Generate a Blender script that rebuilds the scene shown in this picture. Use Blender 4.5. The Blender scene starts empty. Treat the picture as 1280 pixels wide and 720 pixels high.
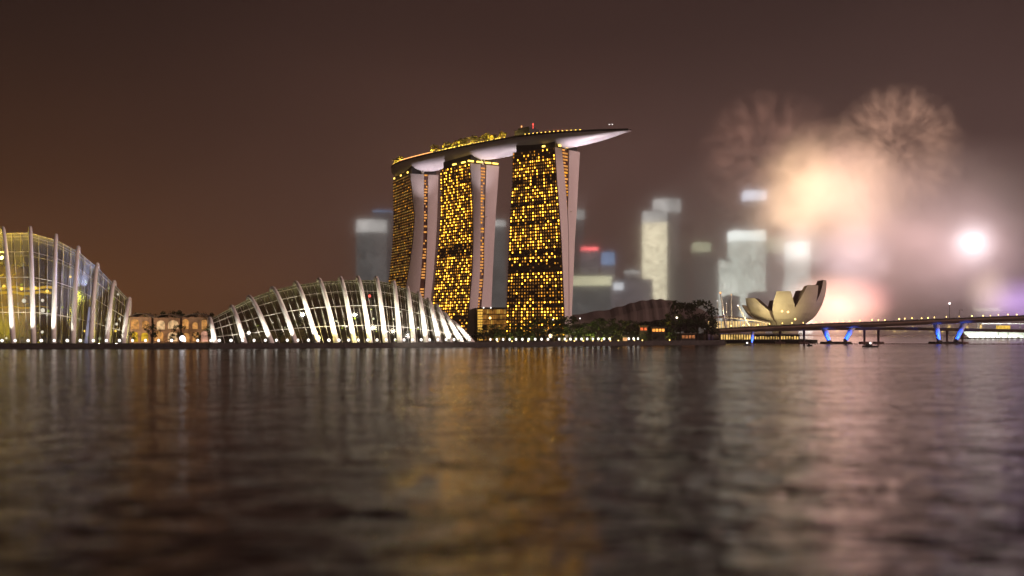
import bpy, math, random
from mathutils import Vector, Matrix

S = bpy.context.scene
COL = S.collection
R = math.radians
PI = math.pi
# ------------------------------------------------------------------ camera, world, sun, exposure
HY, CAMH, FPX = 412.0, 14.3, 1400.0          # horizon row, eye height, focal length (px of a 1280 wide frame)
cd = bpy.data.cameras.new('camera'); cam = bpy.data.objects.new('camera', cd); COL.objects.link(cam)
cam.location = (0, 0, CAMH); cam.rotation_euler = (R(90), 0, 0)
cd.sensor_width = 36; cd.lens = 36*FPX/1280; cd.shift_y = (HY-360)/1280
cd.clip_start = 1; cd.clip_end = 40000
cd.dof.use_dof = True; cd.dof.focus_distance = 1120; cd.dof.aperture_fstop = cd.lens*1e-3/1.15
cd.dof.aperture_blades = 0
S.camera = cam

w = bpy.data.worlds.new('World'); S.world = w; w.use_nodes = True
nt = w.node_tree; N = nt.nodes; L = nt.links
for n in list(N): N.remove(n)
out = N.new('ShaderNodeOutputWorld'); bg = N.new('ShaderNodeBackground')
L.new(bg.outputs[0], out.inputs[0])
tc = N.new('ShaderNodeTexCoord'); sx = N.new('ShaderNodeSeparateXYZ'); L.new(tc.outputs['Generated'], sx.inputs[0])
def ramp(stops):
    r = N.new('ShaderNodeValToRGB'); e = r.color_ramp.elements
    r.color_ramp.interpolation = 'B_SPLINE'
    while len(e) < len(stops): e.new(0.5)
    for el, (p, c) in zip(e, stops): el.position = p; el.color = (*c, 1)
    L.new(sx.outputs['Z'], r.inputs[0]); return r
# night city glow: warm to the west, mauve over the lit bay
rl = ramp([(0, (.180, .062, .006)), (.07, (.118, .040, .006)), (.15, (.046, .017, .0065)), (.24, (.0135, .0058, .0036)), (.34, (.0062, .003, .0026)), (.7, (.003, .002, .002))])
rm = ramp([(0, (.088, .041, .026)), (.07, (.092, .042, .028)), (.15, (.078, .036, .027)), (.24, (.042, .019, .015)), (.34, (.018, .0085, .0076)), (.7, (.005, .003, .003))])
rr = ramp([(0, (.120, .066, .064)), (.07, (.108, .058, .055)), (.15, (.080, .043, .039)), (.24, (.046, .024, .021)), (.34, (.023, .012, .0115)), (.7, (.007, .004, .004))])
def mapr(a, b):
    m = N.new('ShaderNodeMapRange'); m.interpolation_type = 'SMOOTHSTEP'
    m.inputs[1].default_value = a; m.inputs[2].default_value = b; L.new(sx.outputs['X'], m.inputs[0]); return m
def mix(a, b, f):
    m = N.new('ShaderNodeMix'); m.data_type = 'RGBA'; L.new(f, m.inputs[0]); L.new(a, m.inputs[6]); L.new(b, m.inputs[7]); return m.outputs[2]
c1 = mix(rl.outputs[0], rm.outputs[0], mapr(-.48, -.02).outputs[0])
c2 = mix(c1, rr.outputs[0], mapr(-.05, .36).outputs[0])
SUN_AZ, SUN_EL = -27, 15                      # glow of the lit city across the bay
sky = N.new('ShaderNodeTexSky'); sky.sky_type = 'NISHITA'; sky.sun_disc = False
sky.sun_elevation = R(-4); sky.sun_rotation = R(90-SUN_AZ)
ad = N.new('ShaderNodeMix'); ad.data_type = 'RGBA'; ad.blend_type = 'ADD'; ad.inputs[0].default_value = .004
cn = N.new('ShaderNodeTexNoise'); cn.inputs['Scale'].default_value = 3.5; cn.inputs['Detail'].default_value = 4; cn.inputs['Distortion'].default_value = .5
cm = N.new('ShaderNodeMapping'); cm.inputs['Scale'].default_value = (1, 1, 2.6); L.new(tc.outputs['Generated'], cm.inputs[0]); L.new(cm.outputs[0], cn.inputs[0])
cr = N.new('ShaderNodeMapRange'); cr.inputs[1].default_value = .3; cr.inputs[2].default_value = .7; cr.inputs[3].default_value = .80; cr.inputs[4].default_value = 1.18; L.new(cn.outputs[0], cr.inputs[0])
vm = N.new('ShaderNodeVectorMath'); vm.operation = 'SCALE'; L.new(c2, vm.inputs[0]); L.new(cr.outputs[0], vm.inputs['Scale']); c2 = vm.outputs[0]     # low cloud lit by the city
L.new(c2, ad.inputs[6]); L.new(sky.outputs[0], ad.inputs[7])
L.new(ad.outputs[2], bg.inputs[0]); bg.inputs[1].default_value = 1.0

sd = bpy.data.lights.new('sun', 'SUN'); sun = bpy.data.objects.new('sun', sd); COL.objects.link(sun)
sd.energy = 2.1; sd.angle = R(24); sd.color = (1.0, .66, .60)
dirv = Vector((math.cos(R(SUN_AZ))*math.cos(R(SUN_EL)), math.sin(R(SUN_AZ))*math.cos(R(SUN_EL)), math.sin(R(SUN_EL))))
sun.rotation_euler = (-dirv).to_track_quat('-Z', 'Y').to_euler()

S.view_settings.view_transform = 'Standard'; S.view_settings.look = 'None'
S.view_settings.exposure = 0; S.view_settings.gamma = 1; S.view_settings.use_curve_mapping = False
cy = S.cycles
cy.use_denoising = True; cy.max_bounces = 8; cy.diffuse_bounces = 2; cy.glossy_bounces = 3; cy.transmission_bounces = 4
cy.transparent_max_bounces = 12; cy.volume_bounces = 4; cy.sample_clamp_indirect = 3; cy.sample_clamp_direct = 0
cy.use_light_tree = True; cy.caustics_reflective = True; cy.caustics_refractive = False
cy.volume_step_rate = 1.0; cy.volume_max_steps = 64
rnd = random.Random(7)

# ------------------------------------------------------------------ helpers
def P(px, py, d): return Vector(((px-640)/FPX*d, d, CAMH+(HY-py)/FPX*d))
def X(px, d): return (px-640)/FPX*d
def Zh(py, d): return CAMH+(HY-py)/FPX*d

def tag(o, label=None, cat=None, group=None, kind=None):
    if label: o['label'] = label
    if cat: o['category'] = cat
    if group: o['group'] = group
    if kind: o['kind'] = kind
    return o
def empty(name, loc, label, cat, group=None):
    o = bpy.data.objects.new(name, None); COL.objects.link(o); o.location = loc; o.empty_display_size = 2
    return tag(o, label, cat, group)
def worldloc(o):
    v = Vector((0, 0, 0))
    while o is not None: v += o.location; o = o.parent
    return v
class MB:
    """collects vertices and faces in world space, then links them as one mesh object"""
    def __init__(s): s.v = []; s.f = []; s.mi = []; s.cur = 0
    def face(s, pts):
        n = len(s.v); s.v += [tuple(p) for p in pts]; s.f.append(list(range(n, n+len(pts)))); s.mi.append(s.cur)
    def grid(s, rows, closed=False):
        n = len(s.v); w_ = len(rows[0])
        for r in rows: s.v += [tuple(p) for p in r]
        for i in range(len(rows)-1):
            for j in range(w_ if closed else w_-1):
                k = (j+1) % w_
                s.f.append([n+i*w_+j, n+i*w_+k, n+(i+1)*w_+k, n+(i+1)*w_+j]); s.mi.append(s.cur)
        return n
    def loft(s, rings, caps=True):
        n = s.grid(rings, True); w_ = len(rings[0]); m = len(rings)
        if caps:
            s.f.append([n+i for i in range(w_)][::-1]); s.f.append([n+(m-1)*w_+i for i in range(w_)]); s.mi += [s.cur, s.cur]
    def box(s, c, size, ux=Vector((1, 0, 0)), uy=Vector((0, 1, 0)), uz=Vector((0, 0, 1))):
        c = Vector(c); a, b, d = ux*size[0]/2, uy*size[1]/2, uz*size[2]/2
        s.loft([[c-a-b-d, c+a-b-d, c+a+b-d, c-a+b-d], [c-a-b+d, c+a-b+d, c+a+b+d, c-a+b+d]])
    def tube(s, pts, rad, n=8, caps=True):
        pts = [Vector(p) for p in pts]; rings = []
        for i, p in enumerate(pts):
            t = (pts[min(i+1, len(pts)-1)]-pts[max(i-1, 0)]).normalized()
            a = t.cross(Vector((0, 1, 0)) if abs(t.y) < .9 else Vector((1, 0, 0))).normalized(); b = t.cross(a)
            r = rad[i] if isinstance(rad, (list, tuple)) else rad
            rings.append([p+(a*math.cos(2*PI*k/n)+b*math.sin(2*PI*k/n))*r for k in range(n)])
        s.loft(rings, caps)
    def ball(s, c, r, n=8, m=5, sz=1.0):
        c = Vector(c)
        rings = [[c+Vector((r*math.sin(PI*i/m)*math.cos(2*PI*k/n), r*math.sin(PI*i/m)*math.sin(2*PI*k/n), -r*sz*math.cos(PI*i/m))) for k in range(n)] for i in range(1, m)]
        b = s.grid(rings, True); L_ = len(rings)
        i0 = len(s.v); s.v += [tuple(c-Vector((0, 0, r*sz))), tuple(c+Vector((0, 0, r*sz)))]
        for k in range(n):
            s.f.append([i0, b+(k+1) % n, b+k]); s.f.append([i0+1, b+(L_-1)*n+k, b+(L_-1)*n+(k+1) % n]); s.mi += [s.cur, s.cur]
    def build(s, name, mat, parent=None, smooth=False):
        o0 = worldloc(parent) if parent is not None else Vector((0, 0, 0))
        me = bpy.data.meshes.new(name); me.from_pydata([tuple(Vector(p)-o0) for p in s.v], [], s.f)
        for m in (mat if isinstance(mat, (list, tuple)) else [mat]): me.materials.append(m)
        me.polygons.foreach_set('material_index', s.mi)
        if smooth: me.polygons.foreach_set('use_smooth', [True]*len(me.polygons))
        me.update()
        o = bpy.data.objects.new(name, me); COL.objects.link(o)
        if parent is not None: o.parent = parent
        return o
def copy_tree(o, parent=None):
    c = o.copy(); COL.objects.link(c)
    if parent is not None: c.parent = parent
    for ch in list(o.children): copy_tree(ch, c)
    return c
def lamp(kind, loc, power, color, parent=None, radius=.5, aim=None, cone=60, blend=.6):
    d = bpy.data.lights.new('light', kind); d.energy = power; d.color = color; d.shadow_soft_size = radius
    o = bpy.data.objects.new('light', d); COL.objects.link(o)
    loc = Vector(loc)
    if aim is not None: o.rotation_euler = (Vector(aim)-loc).to_track_quat('-Z', 'Y').to_euler()
    if kind == 'SPOT': d.spot_size = R(cone); d.spot_blend = blend
    if parent is not None: o.parent = parent; loc = loc-worldloc(parent)
    o.location = loc
    return o

# ------------------------------------------------------------------ materials
def mat(name, col, rough=.7, metal=0, noise=.25, scale=.3, spec=.3, stretch=(1, 1, 1), bump=0):
    m = bpy.data.materials.new(name); m.use_nodes = True; t = m.node_tree; b = t.nodes['Principled BSDF']
    b.inputs['Roughness'].default_value = rough; b.inputs['Metallic'].default_value = metal; b.inputs['Specular IOR Level'].default_value = spec
    if noise:
        c = t.nodes.new('ShaderNodeTexCoord'); mp = t.nodes.new('ShaderNodeMapping'); mp.inputs['Scale'].default_value = stretch
        n = t.nodes.new('ShaderNodeTexNoise'); n.inputs['Scale'].default_value = scale; n.inputs['Detail'].default_value = 4
        r = t.nodes.new('ShaderNodeValToRGB'); e = r.color_ramp.elements
        e[0].position = .3; e[1].position = .7
        e[0].color = (*[v*(1-noise) for v in col], 1); e[1].color = (*[min(1, v*(1+noise)) for v in col], 1)
        t.links.new(c.outputs['Object'], mp.inputs[0]); t.links.new(mp.outputs[0], n.inputs[0]); t.links.new(n.outputs[0], r.inputs[0]); t.links.new(r.outputs[0], b.inputs['Base Color'])
        if bump:
            bn = t.nodes.new('ShaderNodeBump'); bn.inputs['Strength'].default_value = bump
            t.links.new(n.outputs[0], bn.inputs['Height']); t.links.new(bn.outputs[0], b.inputs['Normal'])
    else: b.inputs['Base Color'].default_value = (*col, 1)
    return m
def emit(name, col, strength, vary=0, scale=.2, sampling=None, additive=False):
    m = bpy.data.materials.new(name); m.use_nodes = True; t = m.node_tree
    for n in list(t.nodes): t.nodes.remove(n)
    o = t.nodes.new('ShaderNodeOutputMaterial'); e = t.nodes.new('ShaderNodeEmission')
    e.inputs[0].default_value = (*col, 1); e.inputs[1].default_value = strength
    if vary:
        c = t.nodes.new('ShaderNodeTexCoord'); n = t.nodes.new('ShaderNodeTexNoise'); n.inputs['Scale'].default_value = scale; n.inputs['Detail'].default_value = 2
        mr = t.nodes.new('ShaderNodeMapRange'); mr.inputs[1].default_value = .3; mr.inputs[2].default_value = .7
        mr.inputs[3].default_value = strength*(1-vary); mr.inputs[4].default_value = strength*(1+vary)
        t.links.new(c.outputs['Object'], n.inputs[0]); t.links.new(n.outputs[0], mr.inputs[0]); t.links.new(mr.outputs[0], e.inputs[1])
    if additive:
        tr = t.nodes.new('ShaderNodeBsdfTransparent'); ads = t.nodes.new('ShaderNodeAddShader')
        t.links.new(e.outputs[0], ads.inputs[0]); t.links.new(tr.outputs[0], ads.inputs[1]); t.links.new(ads.outputs[0], o.inputs[0])
    else: t.links.new(e.outputs[0], o.inputs[0])
    if sampling: m.cycles.emission_sampling = sampling
    return m
M = {}
M['concrete'] = mat('pale_concrete', (.64, .57, .56), .8, noise=.08, scale=.05, stretch=(1, 1, .2))
M['grey_concrete'] = mat('grey_concrete', (.25, .23, .21), .85, noise=.25, scale=.15)
M['dark_concrete'] = mat('dark_concrete', (.045, .04, .036), .85, noise=.4, scale=.3)
M['hull'] = mat('hull_panels', (.42, .39, .42), .45, noise=.06, scale=.08, spec=.4)
M['deck'] = mat('deck_boards', (.12, .09, .06), .8)
M['bronze_glass'] = mat('bronze_glass', (.10, .055, .018), .25, noise=.4, scale=.4, spec=.6)
M['spandrel'] = mat('bronze_fins', (.11, .06, .024), .6, noise=.3, scale=.2)
M['white_steel'] = mat('white_steel', (.72, .70, .64), .5, noise=.08, scale=.2)
M['pav_wall'] = mat('sandstone', (.30, .19, .11), .8, noise=.4, scale=.25)
M['steel_grid'] = mat('steel_grid', (.5, .48, .42), .5, noise=.1, scale=.2)
M['dark_metal'] = mat('dark_metal', (.03, .03, .03), .5, metal=.3)
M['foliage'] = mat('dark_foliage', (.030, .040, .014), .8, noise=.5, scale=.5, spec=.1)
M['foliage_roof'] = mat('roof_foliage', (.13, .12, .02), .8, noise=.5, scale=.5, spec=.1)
M['bark'] = mat('bark', (.05, .035, .025), .9)
M['soil'] = mat('soil', (.022, .020, .013), .95, noise=.5, scale=.05)
M['roof_brown'] = mat('ribbed_metal_roof', (.15, .118, .105), .5, noise=.15, scale=.05, stretch=(1, .1, 1))
M['lotus'] = mat('lotus_panels', (.50, .45, .36), .55, noise=.1, scale=.06)
M['lotus_shade'] = mat('lotus_shaded_sides', (.34, .27, .22), .7, noise=.2, scale=.1)  # petal side and inner faces darker: their shade put into the colour
M['skylight'] = mat('skylight_glass', (.05, .05, .05), .2, spec=.6, noise=.2)
M['boat'] = mat('boat_hull', (.03, .03, .035), .5, noise=.2, scale=1)
M['boat_white'] = mat('boat_cabin', (.5, .5, .5), .5, noise=.1, scale=1)
M['buoy'] = mat('buoy_plastic', (.12, .06, .04), .6, noise=.2, scale=2)
M['crowd'] = mat('dark_clothing', (.05, .035, .03), .9, noise=.6, scale=1.5)
M['far_grey'] = mat('far_facade_grey', (.22, .22, .21), .6, noise=.2, scale=.02)
M['far_dark'] = mat('far_facade_dark', (.10, .09, .095), .5, noise=.2, scale=.02)
M['win_hi'] = emit('window_bright', (1, .45, .035), 7.0, .5, .3)
M['win_md'] = emit('window_amber', (1, .40, .035), 1.1, .5, .25)
M['win_lo'] = emit('window_dim', (1, .42, .07), .26, .7, .2)
M['win_dim1'] = emit('window_gold', (1, .55, .10), .42, .6, .2)
M['atrium'] = emit('atrium_orange', (1, .42, .10), .85, .35, .3)
M['atrium_gold'] = emit('atrium_gold', (1, .55, .09), .9, .4, .3)
M['atrium_glass'] = mat('atrium_glass', (.10, .045, .03), .3, noise=.3, scale=.4)
M['lamp_white'] = emit('lamp_white', (1, .92, .85), 2.0)
M['lamp_warm'] = emit('lamp_warm', (1, .62, .18), 5)
M['lamp_gold'] = emit('lamp_gold', (1, .62, .10), 4)
M['lamp_orange'] = emit('lamp_orange', (1, .40, .12), 2.5)
M['lamp_red'] = emit('lamp_red', (1, .08, .06), 3)

def glass_shell(name, tint, glow):
    m = bpy.data.materials.new(name); m.use_nodes = True; t = m.node_tree
    for n in list(t.nodes): t.nodes.remove(n)
    o = t.nodes.new('ShaderNodeOutputMaterial')
    tr = t.nodes.new('ShaderNodeBsdfTransparent'); tr.inputs[0].default_value = (*tint, 1)
    tl = t.nodes.new('ShaderNodeBsdfTranslucent'); tl.inputs[0].default_value = (*glow, 1)
    gl = t.nodes.new('ShaderNodeBsdfGlossy'); gl.inputs[0].default_value = (.6, .6, .6, 1); gl.inputs[1].default_value = .15
    m1 = t.nodes.new('ShaderNodeMixShader'); m1.inputs[0].default_value = .24
    m2 = t.nodes.new('ShaderNodeMixShader'); m2.inputs[0].default_value = .06
    t.links.new(tr.outputs[0], m1.inputs[1]); t.links.new(tl.outputs[0], m1.inputs[2])
    t.links.new(m1.outputs[0], m2.inputs[1]); t.links.new(gl.outputs[0], m2.inputs[2]); t.links.new(m2.outputs[0], o.inputs[0])
    return m
M['dome_glass'] = glass_shell('dome_glass', (.55, .55, .47), (.42, .40, .28))

def far_windows(name, col, strength, base, sx_=9.0, sz_=6.0, lit=.5, seed=0):
    """facade glow standing in for lit windows and floodlit wall: cells of random brightness"""
    m = bpy.data.materials.new(name); m.use_nodes = True; t = m.node_tree; b = t.nodes['Principled BSDF']
    b.inputs['Base Color'].default_value = (*base, 1); b.inputs['Roughness'].default_value = .5
    c = t.nodes.new('ShaderNodeTexCoord'); mp = t.nodes.new('ShaderNodeMapping'); mp.inputs['Scale'].default_value = (1/sx_, 1/sx_, 1/sz_); mp.inputs['Location'].default_value = (seed*7.3+.01, seed*3.1+.01, .01)
    wn = t.nodes.new('ShaderNodeTexWhiteNoise'); sn = t.nodes.new('ShaderNodeVectorMath'); sn.operation = 'FLOOR'
    t.links.new(c.outputs['Object'], mp.inputs[0]); t.links.new(mp.outputs[0], sn.inputs[0]); t.links.new(sn.outputs[0], wn.inputs[0])
    mr = t.nodes.new('ShaderNodeMapRange'); mr.inputs[1].default_value = 0; mr.inputs[2].default_value = 1; mr.inputs[3].default_value = strength*.55; mr.inputs[4].default_value = strength*1.3
    t.links.new(wn.outputs[0], mr.inputs[0]); t.links.new(mr.outputs[0], b.inputs['Emission Strength']); b.inputs['Emission Color'].default_value = (*col, 1)
    m.cycles.emission_sampling = 'NONE'
    return m

# ------------------------------------------------------------------ setting: water, land, haze
def water_mat():
    m = bpy.data.materials.new('bay_water'); m.use_nodes = True; t = m.node_tree; b = t.nodes['Principled BSDF']
    b.inputs['Base Color'].default_value = (.004, .004, .004, 1); b.inputs['Roughness'].default_value = .14; b.inputs['IOR'].default_value = 1.33
    b.inputs['Specular IOR Level'].default_value = .5
    c = t.nodes.new('ShaderNodeTexCoord'); last = None
    for k, (sc, st, rot, dist) in enumerate([(.030, (1, 1.0, 1), 20, 1.3), (.10, (1, .9, 1), -32, 1.1), (.21, (.8, 1, 1), 38, 1.0), (.5, (1, .8, 1), 30, .30)]):
        mp = t.nodes.new('ShaderNodeMapping'); mp.inputs['Scale'].default_value = st; mp.inputs['Rotation'].default_value = (0, 0, R(rot))
        n = t.nodes.new('ShaderNodeTexNoise'); n.inputs['Scale'].default_value = sc; n.inputs['Detail'].default_value = 2; n.inputs['Distortion'].default_value = .6
        bn = t.nodes.new('ShaderNodeBump'); bn.inputs['Strength'].default_value = 1; bn.inputs['Distance'].default_value = dist
        t.links.new(c.outputs['Object'], mp.inputs[0]); t.links.new(mp.outputs[0], n.inputs[0]); t.links.new(n.outputs[0], bn.inputs['Height'])
        if last: t.links.new(last.outputs[0], bn.inputs['Normal'])
        last = bn
    # wind patches: the short waves are stronger in some reaches than in others
    wn = t.nodes.new('ShaderNodeTexNoise'); wn.inputs['Scale'].default_value = .011; wn.inputs['Detail'].default_value = 3; t.links.new(c.outputs['Object'], wn.inputs[0])
    wr = t.nodes.new('ShaderNodeMapRange'); wr.inputs[1].default_value = .38; wr.inputs[2].default_value = .62; wr.inputs[3].default_value = .35; wr.inputs[4].default_value = 1.25; t.links.new(wn.outputs[0], wr.inputs[0])
    for bn_ in [n for n in t.nodes if n.type == 'BUMP'][2:]: t.links.new(wr.outputs[0], bn_.inputs['Strength'])
    t.links.new(last.outputs[0], b.inputs['Normal'])
    return m
mb = MB()
mb.face([(-7000, -300, 0), (7000, -300, 0), (7000, 7000, 0), (-7000, 7000, 0)])
tag(mb.build('water', water_mat()), kind='structure')

SHORE = [(-420, 815), (0, 834), (262, 842), (430, 872), (600, 925), (700, 955), (770, 1000), (905, 1078)]   # px, distance
shore = [Vector((X(p, d), d, 0)) for p, d in SHORE]
land = shore + [Vector((X(908, 1160), 1160, 0)), Vector((X(1012, 1165), 1165, 0)), Vector((X(1022, 1230), 1230, 0)), Vector((X(960, 1700), 1700, 0)), Vector((X(900, 2495), 2495, 0)), Vector((-1900, 2495, 0)), Vector((-1400, 815, 0))]
mb = MB(); mb.loft([[p+Vector((0, 0, -2)) for p in land], [p+Vector((0, 0, 3)) for p in land]])
tag(mb.build('ground', M['soil']), kind='structure')
mb = MB(); fl = [Vector((-6900, 2500, 0)), Vector((6900, 2500, 0)), Vector((6900, 6900, 0)), Vector((-6900, 6900, 0))]
mb.loft([[p+Vector((0, 0, -2)) for p in fl], [p+Vector((0, 0, 3)) for p in fl]])
tag(mb.build('far_ground', M['soil']), kind='structure')

def shore_at(px, off=0):
    for (a, da), (b, db) in zip(SHORE, SHORE[1:]):
        if a <= px <= b:
            d = da+(db-da)*(px-a)/(b-a)+off
            return Vector((X(px, d), d, 0))
# seawall along the promenade
mb = MB()
for i in range(len(shore)-1):
    a, b = shore[i], shore[i+1]; t = (b-a).normalized(); n = Vector((t.y, -t.x, 0))
    c = (a+b)/2
    mb.loft([[a+n*2.5, b+n*2.5, b-n*.4, a-n*.4], [a+n*2.5+Vector((0, 0, 1.2)), b+n*2.5+Vector((0, 0, 1.2)), b-n*.4+Vector((0, 0, 1.2)), a-n*.4+Vector((0, 0, 1.2))]])
    mb.loft([[a+n*.9+Vector((0, 0, 1.2)), b+n*.9+Vector((0, 0, 1.2)), b-n*.4+Vector((0, 0, 1.2)), a-n*.4+Vector((0, 0, 1.2))], [a+n*.7+Vector((0, 0, 4.1)), b+n*.7+Vector((0, 0, 4.1)), b-n*.4+Vector((0, 0, 4.1)), a-n*.4+Vector((0, 0, 4.1))]])
tag(mb.build('seawall', M['dark_concrete']), 'long dark seawall edging the promenade below the white lamps', 'seawall')

def haze_box(density):
    m = bpy.data.materials.new('night_haze'); m.use_nodes = True; t = m.node_tree
    for n in list(t.nodes): t.nodes.remove(n)
    o = t.nodes.new('ShaderNodeOutputMaterial'); v = t.nodes.new('ShaderNodeVolumePrincipled')
    v.inputs['Color'].default_value = (.84, .76, .72, 1); v.inputs['Density'].default_value = density; v.inputs['Anisotropy'].default_value = .2
    t.links.new(v.outputs[0], o.inputs['Volume'])
    mb = MB(); mb.box((0, 3300, 356), (14400, 7500, 716))
    tag(mb.build('haze', m), kind='stuff')
HAZE = 0.6e-4
if HAZE: haze_box(HAZE)

# ------------------------------------------------------------------ hotel towers
def lerp_tab(tab, y):
    """tab: list of (row, values...) ordered by row"""
    for a, b in zip(tab, tab[1:]):
        if y <= b[0] or b is tab[-1]:
            f = (y-a[0])/(b[0]-a[0])
            return [u+(v-u)*f for u, v in zip(a[1:], b[1:])]
TOWERS = {
 # per picture row: facade far edge, near corner, start of gap, end of gap, outer edge
 'a': dict(D=1100, th=R(41), L=60, top=184, bot=420, cols=20, rows=58,
   tab=[(184, 641.7, 693.8, 702, 711.5, 725), (225, 640.8, 696.5, 706.5, 711.0, 722.8), (262, 638.5, 699.5, 709.2, 710.0, 721), (300, 637, 702, 710.6, 711.2, 718.6), (395, 633.4, 706, 711, 711.6, 714.8), (420, 632.6, 707, 711.2, 711.8, 714.5)]),
 'b': dict(D=1187, th=R(54.5), L=60, top=204, bot=421, cols=17, rows=57,
   tab=[(204, 551, 588, 600.7, 608, 624), (260, 551.8, 591.5, 600.7, 606.3, 620), (300, 549, 592, 600.6, 605.6, 618), (340, 545, 590.6, 600, 605, 616), (380, 541.5, 587.3, 597.5, 602, 614.3), (421, 537.5, 584, 594, 599, 613)]),
 'c': dict(D=1277, th=R(68), L=60, top=217, bot=421, cols=12, rows=57,
   tab=[(217, 492, 513, 530, 535.5, 548), (270, 492.8, 518.6, 529.8, 534.5, 546.5), (300, 491.5, 516.5, 529, 534, 545), (340, 487.5, 511, 526.5, 532.5, 542), (380, 482, 504, 523, 530, 538), (421, 476, 497, 519, 527, 534)]),
}
def tower(key, label, lowlit, mixes, seed):
    T = TOWERS[key]; rg = random.Random(seed); D, th, Ln = T['D'], T['th'], T['L']
    base = Vector((X(lerp_tab(T['tab'], T['bot'])[1], D), D, 3))
    root = empty('hotel_tower', base, label, 'hotel tower', 'hotel towers under the boat shaped deck')
    u = Vector((-math.cos(th), math.sin(th), 0)); wv = Vector((math.sin(th), math.cos(th), 0)); nrm = -wv
    NL = 24; rows = [T['top']+(T['bot']-T['top'])*i/NL for i in range(NL+1)]
    def lev(y):
        pl, pr, g0, g1, po = lerp_tab(T['tab'], y); z = Zh(y, D)
        if y >= T['bot']-1e-6: z = 2.9
        B = Vector((X(pr, D), D, z))
        def along(p):            # point on the line B + s*wv seen at column p
            s = ((p-640)/FPX*D-B.x)/(wv.x-(p-640)/FPX*wv.y); return s
        k = (pl-640)/FPX; s = (k*D-B.x)/(u.x-k*u.y)
        return B, s, along(g0), along(g1), along(po)
    lv = [lev(y) for y in rows]
    up = Vector((0, 0, 1))
    r1 = []; r2 = []; rg_ = []
    for B, s, a0, a1, a2 in lv:
        r1.append([B+u*s, B, B+wv*a0, B+wv*a0+u*s]); r2.append([B+wv*a1+u*Ln, B+wv*a1, B+wv*a2, B+wv*a2+u*Ln])
        rg_.append([B+wv*a0+u*1.5, B+wv*a1+u*1.5])
    m = MB(); m.loft(r1); m.build('concrete_leg', M['concrete'], root)
    m = MB(); m.loft(r2); m.build('concrete_leg', M['concrete'], root)
    # glazed gap between the legs, with lit landings
    m = MB(); m.grid([[p[0]-u*0.3, p[1]-u*.3] for p in rg_]); gp = m.build('atrium_glass', M['atrium_glass'], root)
    m = MB(); nr = T['rows']
    for i in range(nr):
        y0 = T['top']+(T['bot']-T['top'])*i/nr; y1 = y0+(T['bot']-T['top'])/nr*.55
        if y0 > T.get('gapend', 420): break
        p0 = lev(y0); p1 = lev(y1); wid = (p0[3]-p0[2])
        if wid < 1.6: continue
        k0 = .12 if rg.random() < .8 else .5; k1 = .88 if rg.random() < .75 else .5
        if lowlit and rg.random() < .15: continue
        f = lambda L_, k: L_[0]+wv*(L_[2]+(L_[3]-L_[2])*k)+u*.7
        m = MB(); m.face([f(p0, k0), f(p0, k1), f(p1, k1), f(p1, k0)])
        m.build('lit_landing', M['atrium'] if (lowlit or y0 > 330) else rg.choice([M['atrium'], M['atrium'], M['win_md']]), root)
    # facade: bronze glass, floor fins, mullions
    m = MB(); m.grid([[B+u*s+nrm*.5, B+nrm*.5] for B, s, *_ in lv]); fac = m.build('facade', M['bronze_glass'], root)
    m = MB(); cols = T['cols']
    def fp(y, k, off):
        B, s, *_ = lev(y); return B+u*(s*(1-k))+nrm*off
    dy = (T['bot']-T['top'])/nr
    for i in range(nr+1):
        y0 = T['top']+dy*(i-.14); y1 = T['top']+dy*(i+.14); y0 = max(y0, T['top']); y1 = min(y1, T['bot']-.01)
        q = [fp(y0, 0, .52), fp(y0, 1, .52), fp(y1, 1, .52), fp(y1, 0, .52)]; q2 = [p+nrm*.9 for p in q]
        m.loft([q, q2])
    m.build('floor_fins', M['spandrel'], fac)
    # windows
    cells = []
    for i in range(nr):
        fr = i/nr; mode = mixes(fr, rg)
        for c in range(cols):
            hi, md, lo = mode
            x = rg.random()
            if cells and cells[-1][:2] == (i, c-1) and cells[-1][2] == 'hi' and rg.random() < .6: x = hi+x*(1-hi)
            kind = 'hi' if x < hi else 'md' if x < hi+md else 'lo' if x < hi+md+lo else None
            if kind: cells.append((i, c, kind))
    bright = [k for k in cells if k[2] == 'hi']; rg.shuffle(bright); own = set(bright[:100])
    def quad(mb_, i, c, pad=.31):
        y0 = T['top']+dy*(i+.28); y1 = T['top']+dy*(i+.76); k0 = (c+pad)/cols; k1 = (c+1-pad)/cols
        mb_.face([fp(y1, k0, .9), fp(y1, k1, .9), fp(y0, k1, .9), fp(y0, k0, .9)])
    for i, c, kd in cells:
        if (i, c, kd) in own:
            m = MB(); quad(m, i, c); m.build('window', M['win_hi'] if not lowlit else M['win_md'], root)
    m = MB()
    for i, c, kd in cells:
        if (i, c, kd) not in own:
            m.cur = {'hi': 0, 'md': 1, 'lo': 2}[kd]; quad(m, i, c)
    tag(m.build('window', [M['win_hi'], M['win_md'], M['win_lo']] if not lowlit else [M['win_md'], M['win_dim1'], M['win_lo']], root), kind='stuff')
    # roof cove lamp strip and crown lamps
    B, s, a0, a1, a2 = lv[0]
    m = MB(); m.loft([[B+u*(s-2)+wv*2, B+u*2+wv*2, B+u*2+wv*(a2-2), B+u*(s-2)+wv*(a2-2)], [B+u*(s-2)+wv*2+up*9, B+u*2+wv*2+up*9, B+u*2+wv*(a2-2)+up*9, B+u*(s-2)+wv*(a2-2)+up*9]])
    m.build('roof_storey', M['dark_metal'], root)
    return root, B, u, wv, s, a2
def mixA(fr, rg):
    if .615 < fr < .655: return (0, 0, .15)
    if .70 < fr < .80: return (.08, .35, .45) if rg.random() < .6 else (.02, .1, .3)
    if fr < .05: return (.28, .10, .1)
    return (.40, .20, .40) if rg.random() < .85 else (.10, .1, .2)
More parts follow.
